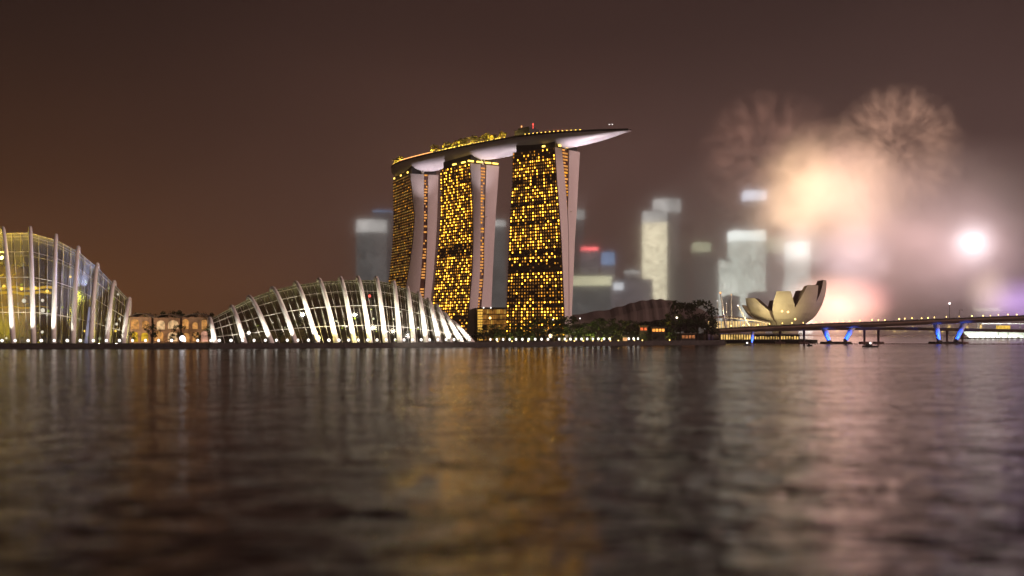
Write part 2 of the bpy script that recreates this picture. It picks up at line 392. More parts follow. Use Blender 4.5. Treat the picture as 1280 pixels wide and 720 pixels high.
def mixB(fr, rg):
    if .44 < fr < .52: return (.03, .12, .25)
    if fr < .12: return (.35, .2, .2)
    if fr > .86: return (.12, .08, .1)
    return (.42, .20, .38)
def mixC(fr, rg): return (.10, .36, .45) if fr < .75 else (.06, .28, .4)
tA = tower('a', 'wide hotel tower with the most bright windows, under the deck’s overhanging end'.replace('’', "'"), False, mixA, 1)
tB = tower('b', 'hotel tower between the other two, golden glass lobby at its foot', False, mixB, 2)
tC = tower('c', 'narrowest hotel tower with dim gold windows, rising behind the white ribbed dome', True, mixC, 3)

# golden lobby between two towers
d0 = 1150
root = empty('glass_lobby', Vector((X(612, d0), d0, 3)), 'low golden lit glass lobby between two hotel towers', 'lobby')
ya = 386; th = R(48); u = Vector((math.cos(th)*1, -math.sin(th)*.6, 0)).normalized()
A = Vector((X(597, d0+14), d0+14, 0)); Bp = Vector((X(603.5, d0), d0, 0)); C = Vector((X(637, d0+12), d0+12, 0)); Dp = Vector((X(634, d0+60), d0+60, 0)); E = Vector((X(592, d0+50), d0+50, 0))
zt = Zh(ya, d0)
m = MB(); m.loft([[p+Vector((0, 0, 2.9)) for p in (A, Bp, C, Dp, E)], [p+Vector((0, 0, zt)) for p in (A, Bp, C, Dp, E)]]); m.build('wall', M['atrium_glass'], root)
m = MB(); m.loft([[p+Vector((0, 0, zt)) for p in (A, Bp, C, Dp, E)], [p+Vector((0, 0, zt+1.6)) for p in (A, Bp, C, Dp, E)]]); m.build('roof', M['dark_metal'], root)
nn = (C-Bp).normalized(); no = Vector((nn.y, -nn.x, 0)); nn2 = (Bp-A).normalized(); no2 = Vector((nn2.y, -nn2.x, 0))
m = MB(); W = (C-Bp).length
for i in range(14):
    for k in range(6):
        m.cur = 1 if rnd.random() < .7 else 0
        a = Bp+nn*W*(i+.08)/14+no*.2; b = Bp+nn*W*(i+.92)/14+no*.2; z0 = 3+(zt-3)*(k+.08)/6; z1 = 3+(zt-3)*(k+.9)/6
        m.face([a+Vector((0, 0, z0)), b+Vector((0, 0, z0)), b+Vector((0, 0, z1)), a+Vector((0, 0, z1))])
m.build('glazing', [M['win_dim1'], M['win_lo']], root)
m = MB(); W = (Bp-A).length
for k in range(12):
    z0 = 3+(zt-3)*(k+.1)/12; z1 = 3+(zt-3)*(k+.85)/12
    a = A+no2*.2+nn2*.5; b = Bp+no2*.2-nn2*.3
    m.face([a+Vector((0, 0, z0)), b+Vector((0, 0, z0)), b+Vector((0, 0, z1)), a+Vector((0, 0, z1))])
m.build('glazing', M['atrium_gold'], root)
for px in (604.5, 613.5):
    p = P(px, 384.6, d0-1); m = MB(); m.ball(p, .8); m.tube([Vector((p.x, p.y, zt+1.4)), p], .2, 5); m.build('roof_lamp', M['lamp_white'], root)
p = P(612.5, 397.5, d0-2); m = MB(); m.ball(p, 1.2); m.build('wall_lamp', M['lamp_warm'], root)

# ------------------------------------------------------------------ boat shaped deck on the towers
def spline(pts, n):
    pts = [Vector(p) for p in pts]; o = []
    ext = [pts[0]*2-pts[1]]+pts+[pts[-1]*2-pts[-2]]
    for i in range(1, len(ext)-2):
        a, b, c, d = ext[i-1:i+3]
        for k in range(n):
            t = k/n; o.append(.5*((2*b)+(c-a)*t+(2*a-5*b+4*c-d)*t*t+(3*b-a-3*c+d)*t**3))
    o.append(pts[-1]); return o
path = spline([(-131, 1368, 0), (-114, 1312, 0), (-48, 1222, 0), (30, 1134, 0), (112, 1066, 0)], 14)
plen = len(path)
dk = empty('rooftop_deck', Vector((30, 1134, 196)), 'long boat shaped rooftop deck lying across the three hotel towers', 'rooftop deck')
def deckframe(i):
    t = (path[min(i+1, plen-1)]-path[max(i-1, 0)]).normalized(); return path[i], t, Vector((t.y, -t.x, 0))   # side vector to the camera side on the left
TOPZ = 209.5
rings = []; drings = []
for i in range(plen):
    p, t, sd_ = deckframe(i); f = i/(plen-1)
    wd = 19*min(1, (f/.10)**.5 if f < .10 else 1)
    if f > .66: wd *= max(.06, 1-((f-.66)/.34)**2.6)**.72
    dp = 13.5
    if f > .76: dp = 13.5*max(.10, 1-((f-.76)/.24)**1.9)
    if f < .10: dp = 13.5*(.35+.65*f/.10)
    wd = max(wd, 1.2)
    tz = TOPZ+2.0*math.sin(PI*f)-2-3.5*max(0, (f-.72)/.28)
    rg_ = []
    for k in range(15):
        a = PI*k/14; rg_.append(p+sd_*(wd*math.cos(a)*(1 if True else 1))+Vector((0, 0, tz-dp*max(0, math.sin(a))**.62)))
    rings.append(rg_); drings.append((p, sd_, wd, tz))
m = MB(); m.loft(rings); m.build('hull', M['hull'], dk, True)
m = MB(); m.grid([[p+s_*(w_-.6)+Vector((0, 0, tz+.12)), p-s_*(w_-.6)+Vector((0, 0, tz+.12))] for p, s_, w_, tz in drings]); m.build('deck_floor', M['deck'], dk)
for sg in (1, -1):
    m = MB()
    for h0, h1, o0, o1 in [(-.4, 1.5, .15, -.25)]:
        rr_ = [[p+s_*sg*(w_+o0)+Vector((0, 0, tz+h0)), p+s_*sg*(w_+o0)+Vector((0, 0, tz+h1)), p+s_*sg*(w_+o1)+Vector((0, 0, tz+h1)), p+s_*sg*(w_+o1)+Vector((0, 0, tz+h0))] for p, s_, w_, tz in drings]
        m.loft(rr_)
    m.build('parapet', M['dark_metal'], dk)
def deckpt(f, side, up=0):
    x = f*(plen-1); i = min(int(x), plen-2); k = x-i
    p0, s0, w0, t0 = drings[i]; p1, s1, w1, t1 = drings[i+1]
    return p0.lerp(p1, k)+s0.lerp(s1, k)*(w0+(w1-w0)*k)*side+Vector((0, 0, t0+(t1-t0)*k+.15+up))
# which side faces the camera
near = 1 if drings[plen//2][1].y < 0 else -1
# lit pool edge
m = MB(); rr_ = []
for i in range(21):
    f = .245+.16*i/20; rr_.append([deckpt(f, .98*near, 1.2), deckpt(f, .98*near, 2.4), deckpt(f, .86*near, 2.4), deckpt(f, .86*near, 1.2)])
m.loft(rr_); m.build('pool_edge', M['lamp_orange'], dk)
# lift house
c = deckpt(.70, -.1); p_, t_, s_ = deckframe(int(.70*(plen-1)))
m = MB(); m.box(c+Vector((0, 0, 5)), (22, 14, 10), t_, s_); m.box(c+Vector((0, 0, 11)), (16, 10, 2.4), t_, s_); lh = m.build('lift_house', M['dark_metal'], dk)
for dx in (-8, 9):
    q = c+t_*dx+Vector((0, 0, 10)); m = MB(); m.tube([q, q+Vector((0, 0, 4.5))], .25, 5); m.ball(q+Vector((0, 0, 5)), .8, 6, 4); m.build('beacon', M['lamp_red'] if dx > 0 else M['lamp_orange'], lh)
# observation terrace with string lights
m = MB(); rr_ = []
for i in range(13):
    f = .745+.135*i/12; hgt = 3.2*math.sin(PI*min(1, .25+.75*i/12))+.8
    rr_.append([deckpt(f, .55, .1), deckpt(f, .55, hgt), deckpt(f, -.55, hgt), deckpt(f, -.55, .1)])
m.loft(rr_); tr_ = m.build('terrace_bar', M['dark_metal'], dk)
m = MB()
for k in range(17):
    f = .75+.125*k/16
    for row in range(2):
        if rnd.random() < .8: m.ball(deckpt(f, .57*near, (1.5+2.0*row)*math.sin(PI*min(1, .3+.7*k/16))+1.4), .27, 5, 3)
m.build('string_lights', emit('string_red', (1, .22, .12), 1.6), tr_)
q = deckpt(.993, 0, 1); m = MB(); m.ball(q, .9, 6, 4); m.build('beacon', M['lamp_red'], dk)
q = deckpt(.004, .9*near, 1); m = MB(); m.ball(q, .8, 6, 4); m.build('beacon', M['lamp_red'], dk)
# V struts under the deck at each tower
for (rt, B, u, wv, s, a2) in (tA, tB, tC):
    m = MB()
    q = B+wv*(a2*.45)+u*1.0
    m.tube([q+Vector((0, 0, 7.5))+wv*3, q], .7, 6); m.tube([q+Vector((0, 0, 7.5))-wv*3, q], .7, 6); m.build('strut', M['white_steel'], rt)
# belly floodlights, mounted on the end walls
for (rt, B, u, wv, s, a2), pw, dist, reach in ((tA, 560000, 62, 56), (tB, 340000, 56, 40), (tC, 280000, 52, 36)):
    q = B+wv*(a2*.5)-u*1.6+Vector((0, 0, -dist))
    lamp('SPOT', q-u*10, pw, (1, .84, .86), rt, 1.0, B-u*reach+wv*a2*.35+Vector((0, 0, 12)), 92, .7)
    m = MB(); m.box(q-u*2, (.7, 4, .5), wv, u); m.build('floodlight_arm', M['concrete'], rt)
# golden crown lamps at the roofs
for (rt, B, u, wv, s, a2), ks in ((tA, [(-.25, 1), (0.16, 0), (.45, 0)]), (tB, [(-.5, 1), (-.2, 1), (0, 0), (.3, 0), (.6, 0), (.85, 0)]), (tC, [(-.9, 1), (-.5, 1), (-.1, 1)])):
    for k, onf in ks:
        q = (B-wv*1.2-u*(s*k) if onf else B+wv*(a2*k)-u*.8)+Vector((0, 0, 2.2))
        if onf: q = B-wv*1.2+u*(s*abs(k))+Vector((0, 0, 2.2))
        m = MB(); m.box(q, (7 if rt is tB[0] else 3.4, .8, 1.6), u if onf else wv, wv if onf else u); m.build('crown_lamp', M['lamp_gold'], rt)

# trees and lamps of the roof garden
def leaf_cloud(mb_, rg, centres, n, size, spread):
    for c, r in centres:
        for _ in range(n):
            while True:
                d = Vector((rg.uniform(-1, 1), rg.uniform(-1, 1), rg.uniform(-1, 1)))
                if .05 < d.length < 1: break
            p = Vector(c)+Vector((d.x*r, d.y*r, d.z*r*.8))*spread
            a = Vector((rg.uniform(-1, 1), rg.uniform(-1, 1), rg.uniform(-1, 1))).normalized(); b = a.cross(Vector((rg.uniform(-1, 1), rg.uniform(-1, 1), rg.uniform(-1, 1)))).normalized()
            s_ = size*rg.uniform(.6, 1.4)
            mb_.face([p-a*s_, p+b*s_*.6, p+a*s_, p-b*s_*.6])
def make_tree(kind, seed, fol, clumps=14, n=42, leaf=.030, label='', cat='tree', group=None, squat=1.0):
    rg = random.Random(seed); rt = empty('broadleaf_tree' if kind == 'round' else 'palm_tree', Vector((0, 0, 0)), label, cat, group)
    m = MB()
    if kind == 'round':
        m.tube([(0, 0, -.02), (.01, 0, .25), (-.01, .01, .5)], [.035, .028, .018], 6)
        for k in range(6):
            a = 2*PI*k/6+rg.random(); m.tube([(0, 0, .3+.02*k), (.1*math.cos(a), .1*math.sin(a), .5), (.24*math.cos(a), .24*math.sin(a), .68)], [.016, .011, .004], 5)
        m.build('trunk', M['bark'], rt)
        cs = []
        for k in range(clumps):
            a = rg.random()*2*PI; h = rg.uniform(.36, .93); rad = .34*math.sqrt(max(.05, 1-((h-.60)/.40)**2))*rg.uniform(.35, 1.05)
            cs.append(((rad*math.cos(a), rad*math.sin(a), h*squat), rg.uniform(.09, .16)))
        m = MB(); leaf_cloud(m, rg, cs, n, leaf, 1.0); m.build('crown', fol, rt)
    else:
        m.tube([(0, 0, -.02), (.015, 0, .4), (.0, .01, .82)], [.022, .016, .013], 6); m.build('trunk', M['bark'], rt)
        m = MB()
        for k in range(18):
            a = 2*PI*k/18+rg.uniform(-.2, .2); e = rg.uniform(-.3, 1.1); L_ = rg.uniform(.20, .28); pts = []
            for q in range(5):
                t = q/4; pts.append(Vector((math.cos(a)*L_*t*math.cos(e*.7), math.sin(a)*L_*t*math.cos(e*.7), .82+L_*t*math.sin(e)-.16*t*t)))
            sv = Vector((-math.sin(a), math.cos(a), 0))
            for q in range(4):
                w0 = .035*math.sin(PI*(q/4*.9+.1)); w1 = .035*math.sin(PI*((q+1)/4*.9+.1))
                m.face([pts[q]-sv*w0, pts[q]+sv*w0, pts[q+1]+sv*w1, pts[q+1]-sv*w1])
        m.build('crown', fol, rt)
    return rt
def place(proto, first, p, scale, rz, label=None, group=None):
    o = proto if first else copy_tree(proto)
    o.location = p; o.scale = (scale*rnd.uniform(.9, 1.2), scale*rnd.uniform(.9, 1.2), scale); o.rotation_euler.z = rz
    if label: o['label'] = label
    if group: o['group'] = group
    return o
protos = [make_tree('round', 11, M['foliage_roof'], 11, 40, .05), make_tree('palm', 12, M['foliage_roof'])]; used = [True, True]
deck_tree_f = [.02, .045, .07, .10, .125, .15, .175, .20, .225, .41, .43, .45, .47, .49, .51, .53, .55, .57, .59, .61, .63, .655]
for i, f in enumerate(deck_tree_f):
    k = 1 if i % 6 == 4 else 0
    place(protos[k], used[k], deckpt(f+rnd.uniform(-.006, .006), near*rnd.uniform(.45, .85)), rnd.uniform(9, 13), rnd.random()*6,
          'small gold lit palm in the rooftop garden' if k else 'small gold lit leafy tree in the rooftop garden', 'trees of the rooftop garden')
    used[k] = False
lp = empty('deck_lamp', Vector((0, 0, 0)), 'tiny glowing golden lamp among the rooftop garden trees', 'lamp', 'lamps along the rooftop garden')
m = MB(); m.tube([(0, 0, -.1), (0, 0, 1.6)], .12, 5); m.build('post', M['dark_metal'], lp)
m = MB(); m.ball((0, 0, 2.0), .85, 7, 5); m.build('bulb', M['lamp_gold'], lp)
fs = [.012+.0092*k+rnd.uniform(-.003, .003) for k in range(72) if not 26 <= k <= 42 or k % 3 == 0]
fs += [.735+.0115*k for k in range(14)]
for i, f in enumerate(fs):
    o = lp if i == 0 else copy_tree(lp)
    o.location = deckpt(f, near*rnd.uniform(.78, .93))
    if f > .73:
        o.location = deckpt(f, near*.9); o.scale = (.85, .85, .85); o['label'] = 'tiny golden lamp on the railing of the overhanging deck end'
    if i % 4 == 0 and f < .7: lamp('POINT', o.location+Vector((0, 0, 3.4)), 12000, (1, .68, .16), None, .6).parent = None
for o in [o for o in COL.objects if o.type == 'LIGHT' and o.name.startswith('light') and o.parent is None]:
    o.parent = dk; o.location = o.location-worldloc(dk)
exec_cut = None

# ------------------------------------------------------------------ glass domes with white ribs
def dome(name, label, ribs, Dfun, depth, shell_in, rr_b, rr_t, power, capx, sub=14, back=0):
    """ribs: (base column, base row, top column, top row) from the photo's outline"""
    b0 = ribs[len(ribs)//2]; root = empty(name, Vector((X(b0[0], Dfun(b0[0])), Dfun(b0[0]), 3)), label, 'conservatory', 'glass conservatories on the waterfront')
    arcs = []
    for bx, by, tx, ty in ribs:
        df = Dfun(bx); F = Vector((X(bx, df), df, 3)); h = max(4, Zh(ty, df+depth*.42)-3)
        dt = df+depth*min(1, h/30)*.42; T = P(tx, ty, dt)
        db = df+2*(dt-df); Bk = Vector((X(bx+(tx-bx)*back, db), db, 3))
        mid = (F+Bk)/2; pts = []
        for k in range(sub*2+1):
            a = PI*k/(sub*2)
            q = mid+(F-mid)*(math.copysign(abs(math.cos(a))**.80, math.cos(a)))
            s_ = max(0, math.sin(a))**.85
            q += Vector(((T.x-mid.x)*s_**1.0, (T.y-mid.y)*s_, (T.z-3)*s_)); pts.append(q)
        arcs.append(pts)
    n = len(arcs[0])
    # glass shell lofted between the arches, a little inside them
    rows = []
    for pts in arcs:
        mid = (pts[0]+pts[-1])/2; rows.append([mid+(p-mid)*shell_in for p in pts])
    dense = []
    for i in range(len(rows)-1):
        for k in range(3): dense.append([a.lerp(b, k/3) for a, b in zip(rows[i], rows[i+1])])
    dense.append(rows[-1])
    m = MB(); m.grid(dense); sh = m.build('glass_shell', M['dome_glass'], root, True)
    # mullion grid just under the glass
    m = MB()
    for j in range(2, n-2, 3):
        m.tube([r[j] for r in dense], .2, 4)
    for i in range(0, len(dense)):
        if i % 3: m.tube([dense[i][j] for j in range(0, n, 2)], .2, 4)
    m.build('mullion_grid', M['steel_grid'], sh)
    for i, pts in enumerate(arcs):
        m = MB(); m.tube(pts, [rr_b+(rr_t-rr_b)*math.sin(PI*k/(n-1)) for k in range(n)], 8); rb = m.build('rib', M['white_steel'], root, True)
        # flood at the foot of each rib
        F = pts[0]; T = pts[sub]; pw = power*(.25+ (T.z/55)**1.2)
        lamp('SPOT', F+Vector((0, -15, .8)), pw, (1, .93, .82), root, .4, F.lerp(pts[sub//2+1], .85), 60, .9)
    return root, arcs
# right dome, ribs fanning to its east end
ribsR = [(269, 428, 262, 398), (306, 430, 289, 383), (340, 431, 311, 371), (370, 430, 340, 360), (397, 430, 369, 353), (421, 430, 398, 349), (443, 430, 425, 347), (463, 430, 447, 346.5), (482, 430, 470, 347), (500, 430, 492, 352), (517, 430, 509, 359), (533, 430, 523, 366), (549, 429, 535, 374), (563, 429, 545, 382), (577, 429, 553, 391), (591, 429, 562, 401)]
dR, arcsR = dome('flower_dome', 'long low glass dome with bright white ribs fanning out beside the hotel towers', ribsR, lambda x: 858+max(0, (x-262))*.21, 82, .955, 2.2, 1.5, 100000, None, back=.45)
ribsL = [(-175, 430, -195, 330), (-135, 430, -152, 308), (-95, 430, -110, 295), (-50, 430, -62, 287), (-14, 430, -30, 284), (17, 430, 3, 285), (42, 430, 37.5, 284.5), (67, 430, 70, 294), (91, 430, 98, 309), (113, 429, 122, 330), (133, 429, 143, 352), (154, 428, 162, 373)]
dL, arcsL = dome('cloud_dome', 'tall glass dome lit yellow and blue inside, cut by the frame edge', ribsL, lambda x: 852, 88, .955, 2.1, 1.35, 66000, None, back=.5)

# planted mountain and lights inside the tall dome
def mound(name, label, cx, d, r, h, matl, cat, seed):
    rg = random.Random(seed); c = Vector((X(cx, d), d, 3)); rt = empty(name, c, label, cat)
    m = MB(); rings = []
    for i in range(9):
        t = i/8; rad = r*(1-.55*t**1.4); rings.append([c+Vector((rad*math.cos(2*PI*k/16)*rg.uniform(.86, 1.08), rad*math.sin(2*PI*k/16)*rg.uniform(.86, 1.08), h*t-.05)) for k in range(16)])
    m.loft(rings); m.build('rock', M['bark'], rt, True)
    m = MB()
    for i in range(9):
        for k in range(16):
            leaf_cloud(m, rg, [(rings[i][k], r*.14)], 9, r*.035, 1)
    m.build('foliage', matl, rt)
    return rt
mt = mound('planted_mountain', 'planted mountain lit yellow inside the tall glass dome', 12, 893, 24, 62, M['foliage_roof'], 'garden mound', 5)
for px, py, pw, colr in [(5, 358, 42000, (1, .66, .05)), (24, 362, 36000, (1, .66, .05)), (45, 360, 34000, (1, .62, .05)), (60, 364, 30000, (1, .62, .05)), (52, 398, 12000, (.9, 1, .7)), (30, 392, 12000, (.8, .9, 1)), (0, 410, 16000, (.9, .9, .1)), (62, 410, 16000, (.85, .9, .1)), (0, 320, 26000, (1, .7, .1)), (30, 330, 12000, (1, .7, .1)), (116, 405, 110000, (.42, .42, 1)), (110, 360, 120000, (.36, .42, 1)), (130, 380, 70000, (.38, .42, 1)), (90, 415, 9000, (1, .8, .4)), (140, 410, 9000, (1, .8, .6))]:
    lamp('SPOT', P(px, py, 862), pw*(1.1 if colr[2] > .9 else 4.0), colr, dL, 2, P(px, py+4, 900) if colr[2] < .99 or px < 100 else P(px-32, py-25, 880), 165 if colr[2] < .99 or px < 100 else 110, .4)
gl_l = [(5, 358), (27, 361), (44, 360), (59, 364), (88, 346)]
for i, (px, py) in enumerate(gl_l):
    p = P(px, py, 866); m = MB(); m.ball(p, 1.3 if i < 4 else .9, 8, 5); tag(m.build('garden_light', M['lamp_gold'], dL))
for (px, py) in [(30, 376), (53.5, 388)]:
    p = P(px, py, 866); m = MB(); m.ball(p, 1.7, 8, 5); m.build('garden_light', M['lamp_white'], dL)
WK = emit('walkway_yellow_glow', (1, .60, .03), 1.1, .6, .15)  # yellow light along the walkway put in as its own glow
for y_, x0_, x1_ in ((360, -60, 71), (366, -60, 64), (384, -50, 60)):
    m = MB(); m.tube([P(x0_+(x1_-x0_)*k/10, y_+1.5*math.sin(k*1.9), 870-4*math.sin(PI*k/10)) for k in range(11)], 1.0 if y_ < 380 else .5, 6); m.build('lit_walkway', WK, dL)
m = MB(); m.tube([P(113, 384, 874), P(112, 405, 873), P(110, 429, 872)], [1.4, 2.2, 3.2], 8); m.build('lit_waterfall', emit('waterfall_lilac_glow', (.62, .60, 1), .85, .4, .2), dL)  # lilac light on the falling water put in as emission
# planting inside the low dome
for i, (cx, d_, r_, h_) in enumerate([(330, 905, 16, 14), (375, 912, 20, 17), (430, 925, 22, 19), (480, 935, 20, 18), (520, 940, 16, 13)]):
    o = mound('planting_bed', ['small planted mound at the open end of the low ribbed dome', 'leafy planted mound inside the low ribbed dome near its pale end', 'tallest planted mound in the middle of the low ribbed dome', 'leafy planted mound inside the low ribbed dome below its ridge', 'low planted mound where the dome ribs draw together'][i], cx, d_, r_, h_, M['foliage'], 'garden mound', 20+i)
for px, py, pw, colr in [(310, 410, 6000, (1, .95, .7)), (360, 415, 9000, (1, .8, .3)), (400, 420, 9000, (1, .8, .25)), (420, 395, 7000, (1, .9, .6)), (450, 418, 9000, (1, .8, .25)), (480, 400, 9000, (1, .9, .7)), (510, 405, 8000, (1, .9, .7)), (535, 412, 7000, (1, .9, .8)), (380, 385, 7000, (1, .95, .75)), (455, 375, 7000, (1, .95, .75))]:
    lamp('SPOT', P(px, py, 884), pw*2.2, colr, dR, 2, P(px, py+4, 925), 165, .4)
GLK = [M['lamp_gold'], emit('glow_green', (.62, .75, .08), 1.0), M['lamp_white'], emit('glow_pale', (.9, .9, .6), .8)]
rg = random.Random(77)
for i in range(34):
    px = rg.uniform(-20, 150); lim = 300 if px < 60 else 300+(px-60)*.95; py = rg.uniform(max(lim, 345), 426) if rg.random() < .75 else rg.uniform(lim, 360)
    m = MB(); m.ball(P(px, py, rg.uniform(864, 885)), rg.uniform(.4, 1.3), 8, 5); m.build('garden_light', rg.choice(GLK[1:] if i % 3 else GLK), dL)
for i in range(26):
    px = rg.uniform(300, 545); py = rg.uniform(396, 427) if rg.random() < .8 else rg.uniform(372, 400)
    m = MB(); m.ball(P(px, py, rg.uniform(888, 905)), rg.uniform(.3, .9), 8, 5); m.build('garden_light', rg.choice(GLK[1:]), dR)
p = P(311, 416, 868); m = MB(); m.ball(p, 1.4, 8, 5); m.build('garden_light', M['lamp_white'], dR)
p = P(462, 370, 905); m = MB(); m.ball(p, 1.0, 8, 5); m.build('warning_light', M['lamp_red'], dR)

# warm lit arcaded pavilions between the domes
def pavilion(x0, x1, ytop, d, label, warm, seed, tiers=2):
    rg = random.Random(seed); c = Vector((X((x0+x1)/2, d), d, 3)); rt = empty('garden_pavilion', c, label, 'pavilion', 'lit pavilions between the domes')
    xa, xb = X(x0, d), X(x1, d); zt = Zh(ytop, d); dp = 16
    m = MB(); m.box(((xa+xb)/2, d+dp/2, (zt+2.9)/2), (xb-xa, dp, zt-2.9)); m.build('wall', M['pav_wall'], rt)
    lamp('SPOT', (c.x, d-12, 4), 2500, (1, .55, .25), rt, .6, (c.x, d+6, 16), 120, .7)  # added unseen warm spot, only to light the wall front
    m = MB(); rows = []
    for i in range(9):
        t = i/8; z = zt+3.0*math.sin(PI*t); rows.append([Vector((xa-1+(xb-xa+2)*t, d-1.5, z)), Vector((xa-1+(xb-xa+2)*t, d+dp+1, z)), Vector((xa-1+(xb-xa+2)*t, d+dp+1, z-.6)), Vector((xa-1+(xb-xa+2)*t, d-1.5, z-.6))])
    m.loft(rows); m.build('roof', M['deck'], rt)
    nb = max(2, int((x1-x0)/11)); bw = (xb-xa)/nb; th_ = (zt-4)/tiers
    for tI in range(tiers):
        for b in range(nb):
            z0 = 4+tI*th_+.3+rg.uniform(0, .8); z1 = z0+th_*.76*rg.uniform(.7, 1.1); xl = xa+bw*(b+rg.uniform(.06, .25)); xr = xa+bw*(b+rg.uniform(.75, .96)); cx_ = (xl+xr)/2; rad = (xr-xl)/2
            pts = [Vector((xl, d-.25, z0)), Vector((xr, d-.25, z0))]
            for q in range(7):
                a = PI*q/6; pts.append(Vector((cx_+rad*math.cos(a), d-.25, z1-rad*.7+rad*.7*math.sin(a))))
            m = MB(); m.face(pts); m.build('lit_arch', rg.choice(warm), rt)
W1 = emit('arch_orange', (1, .46, .13), .55, .6, .25); W2 = emit('arch_cream', (1, .62, .30), .7, .6, .25); W3 = emit('arch_gold', (1, .58, .04), .65, .6, .25); W4 = emit('arch_pink', (1, .5, .33), .6, .6, .25)
pavilion(162, 188, 396, 900, 'lit pavilion with orange arches hard by the tall dome', [W1, W3, W1], 1)
pavilion(192, 224, 397, 902, 'cream lit pavilion in the middle of the row between the domes', [W1, W2, W2], 2)
pavilion(227, 261, 396.5, 904, 'pinkish lit pavilion hard by the low ribbed dome', [W2, W4, W1], 3)
p = P(228, 424, 868)

# ------------------------------------------------------------------ promenade lamps
pl = empty('promenade_lamp', Vector((0, 0, 0)), 'white globe lamp on the promenade', 'street lamp', 'white lamps along the promenade')
m = MB(); m.tube([(0, 0, -.05), (0, 0, 2.2)], [.22, .16], 6); m.build('post', M['dark_metal'], pl)
m = MB(); m.ball((0, 0, 3.1), 1.15, 10, 6); m.build('globe', M['lamp_white'], pl)
xs = []; x = -30
while x < 266: xs.append(x); x += 16.3
x = 274
while x < 596: xs.append(x); x += (14.8-(x-274)/322*5.5)
x = 613
while x < 692: xs.append(x); x += 8.0
x = 699
while x < 764: xs.append(x); x += 7.0
xs += [786, 792, 797.5]
for i, x in enumerate(xs):
    q = shore_at(x, 2.2)
    if q is None: continue
    o = pl if i == 0 else copy_tree(pl); o.location = q+Vector((0, 0, 3)); s_ = rnd.uniform(.8, 1.12)
    if x > 600: s_ *= .85
    o.scale = (s_, s_, 1)
    o['label'] = ('white globe lamp on the promenade before the tall yellow lit dome' if x < 160 else 'white globe lamp on the promenade before the lit pavilions' if x < 266 else 'white globe lamp on the promenade before the low ribbed dome' if x < 600 else 'white globe lamp on the promenade under the dark trees' if x < 770 else 'white globe lamp near the small orange kiosk')
# bright plaza lamps
def plaza_lamp(px, py, d, label, r, matl, pw, colr):
    p = P(px, py, d); rt = empty('plaza_lamp', Vector((p.x, p.y, 3)), label, 'street lamp')
    m = MB(); m.tube([(p.x, p.y, 2.9), (p.x, p.y, p.z-r*.5)], .25, 6); m.build('post', M['dark_metal'], rt)
    m = MB(); m.ball(p, r, 10, 6); m.build('globe', matl, rt)
    lamp('SPOT', p+Vector((0, -r-1, -.5)), pw, colr, rt, .8, p+Vector((0, 20, 1)), 150, .5)
LB = emit('flare_lamp', (1, .72, .42), 9)
plaza_lamp(688.5, 420, 968, 'brightest warm lamp glowing among the waterfront trees', 1.7, LB, 26000, (1, .70, .32))
plaza_lamp(228, 423, 870, 'large white lamp before the lit pavilions', 2.3, emit('big_white', (1, .95, 1), 2.6), 5000, (1, .95, .95))
plaza_lamp(691, 400, 1000, 'dim pale lamp high in the trees below the wide tower', .9, M['lamp_white'], 600, (1, .9, .7))
plaza_lamp(725, 398, 1040, 'small white lamp over the trees beside the wide tower', .7, M['lamp_white'], 600, (1, .9, .8))
plaza_lamp(846, 397, 1060, 'white lamp shining before the big round tree', .9, emit('tree_white', (1, .85, .7), 5), 900, (1, .8, .6))

# ------------------------------------------------------------------ waterfront trees
tp = [make_tree('round', 31, M['foliage'], 16, 46), make_tree('round', 32, M['foliage'], 13, 50), make_tree('round', 33, M['foliage'], 18, 40), make_tree('palm', 34, M['foliage'])]
tu = [True]*4
def wtree(k, px, top, d, label, group='trees along the waterfront', wide=1.0):
    z = Zh(top, d)-3
    o = place(tp[k], tu[k], Vector((X(px, d), d, 3)), z, rnd.random()*6, label, group); tu[k] = False; o['category'] = 'tree'
    o.scale = (z*wide*rnd.uniform(.9, 1.15), z*wide*rnd.uniform(.9, 1.15), z)
    return o
GEN = 'dark leafy tree in the row between ribbed dome and wide tower'
GEN2 = 'dark leafy tree in the row below the brown hall roof'
px = 598
while px < 842:
    d = (shore_at(min(px, 900)).y)+rnd.uniform(14, 45)
    base = 409-10*min(1, max(0, (px-600)/60)) if px < 670 else 400+rnd.uniform(-4, 3)
    wtree(rnd.choice([0, 1, 2]), px, base+rnd.uniform(-2, 3), d, GEN if px < 725 else GEN2, wide=1.25)
    px += rnd.uniform(7.5, 11)
px = 604
while px < 850:     # lower front row
    d = (shore_at(min(px, 900)).y)+rnd.uniform(8, 14)
    wtree(rnd.choice([0, 1, 2]), px, 416+rnd.uniform(-3, 2), d, 'low bushy tree close behind the promenade lamps', 'low trees behind the promenade', 1.5)
    px += rnd.uniform(10, 14)
wtree(1, 871, 371, 1085, 'largest round dark tree standing at the bridge end', wide=1.15)
wtree(0, 858, 378, 1092, 'dark round tree crowded against the largest tree', wide=1.0)
wtree(2, 884, 384, 1082, 'dark tree on the bridge side of the largest tree', wide=1.0)
wtree(2, 889, 402, 1080, 'low dark tree at the foot of the bridge', wide=1.2)
wtree(1, 862, 396, 1074, 'low dark tree before the largest round tree', wide=1.3)
wtree(0, 838, 392, 1060, 'dark tree under the two tall palms', wide=1.1)
wtree(3, 843, 369, 1080, 'tallest thin palm before the brown hall roof', wide=.8)
wtree(3, 850, 371, 1084, 'second thin palm between tallest palm and round tree', wide=.75)
for px, top in ((168, 391), (191, 388.5), (207, 389), (222, 388), (243, 389.5), (262, 391)):
    wtree(rnd.choice([0, 1, 2]), px, top, 925, 'dark tree behind the lit pavilions between the domes', 'trees behind the pavilions', .8)
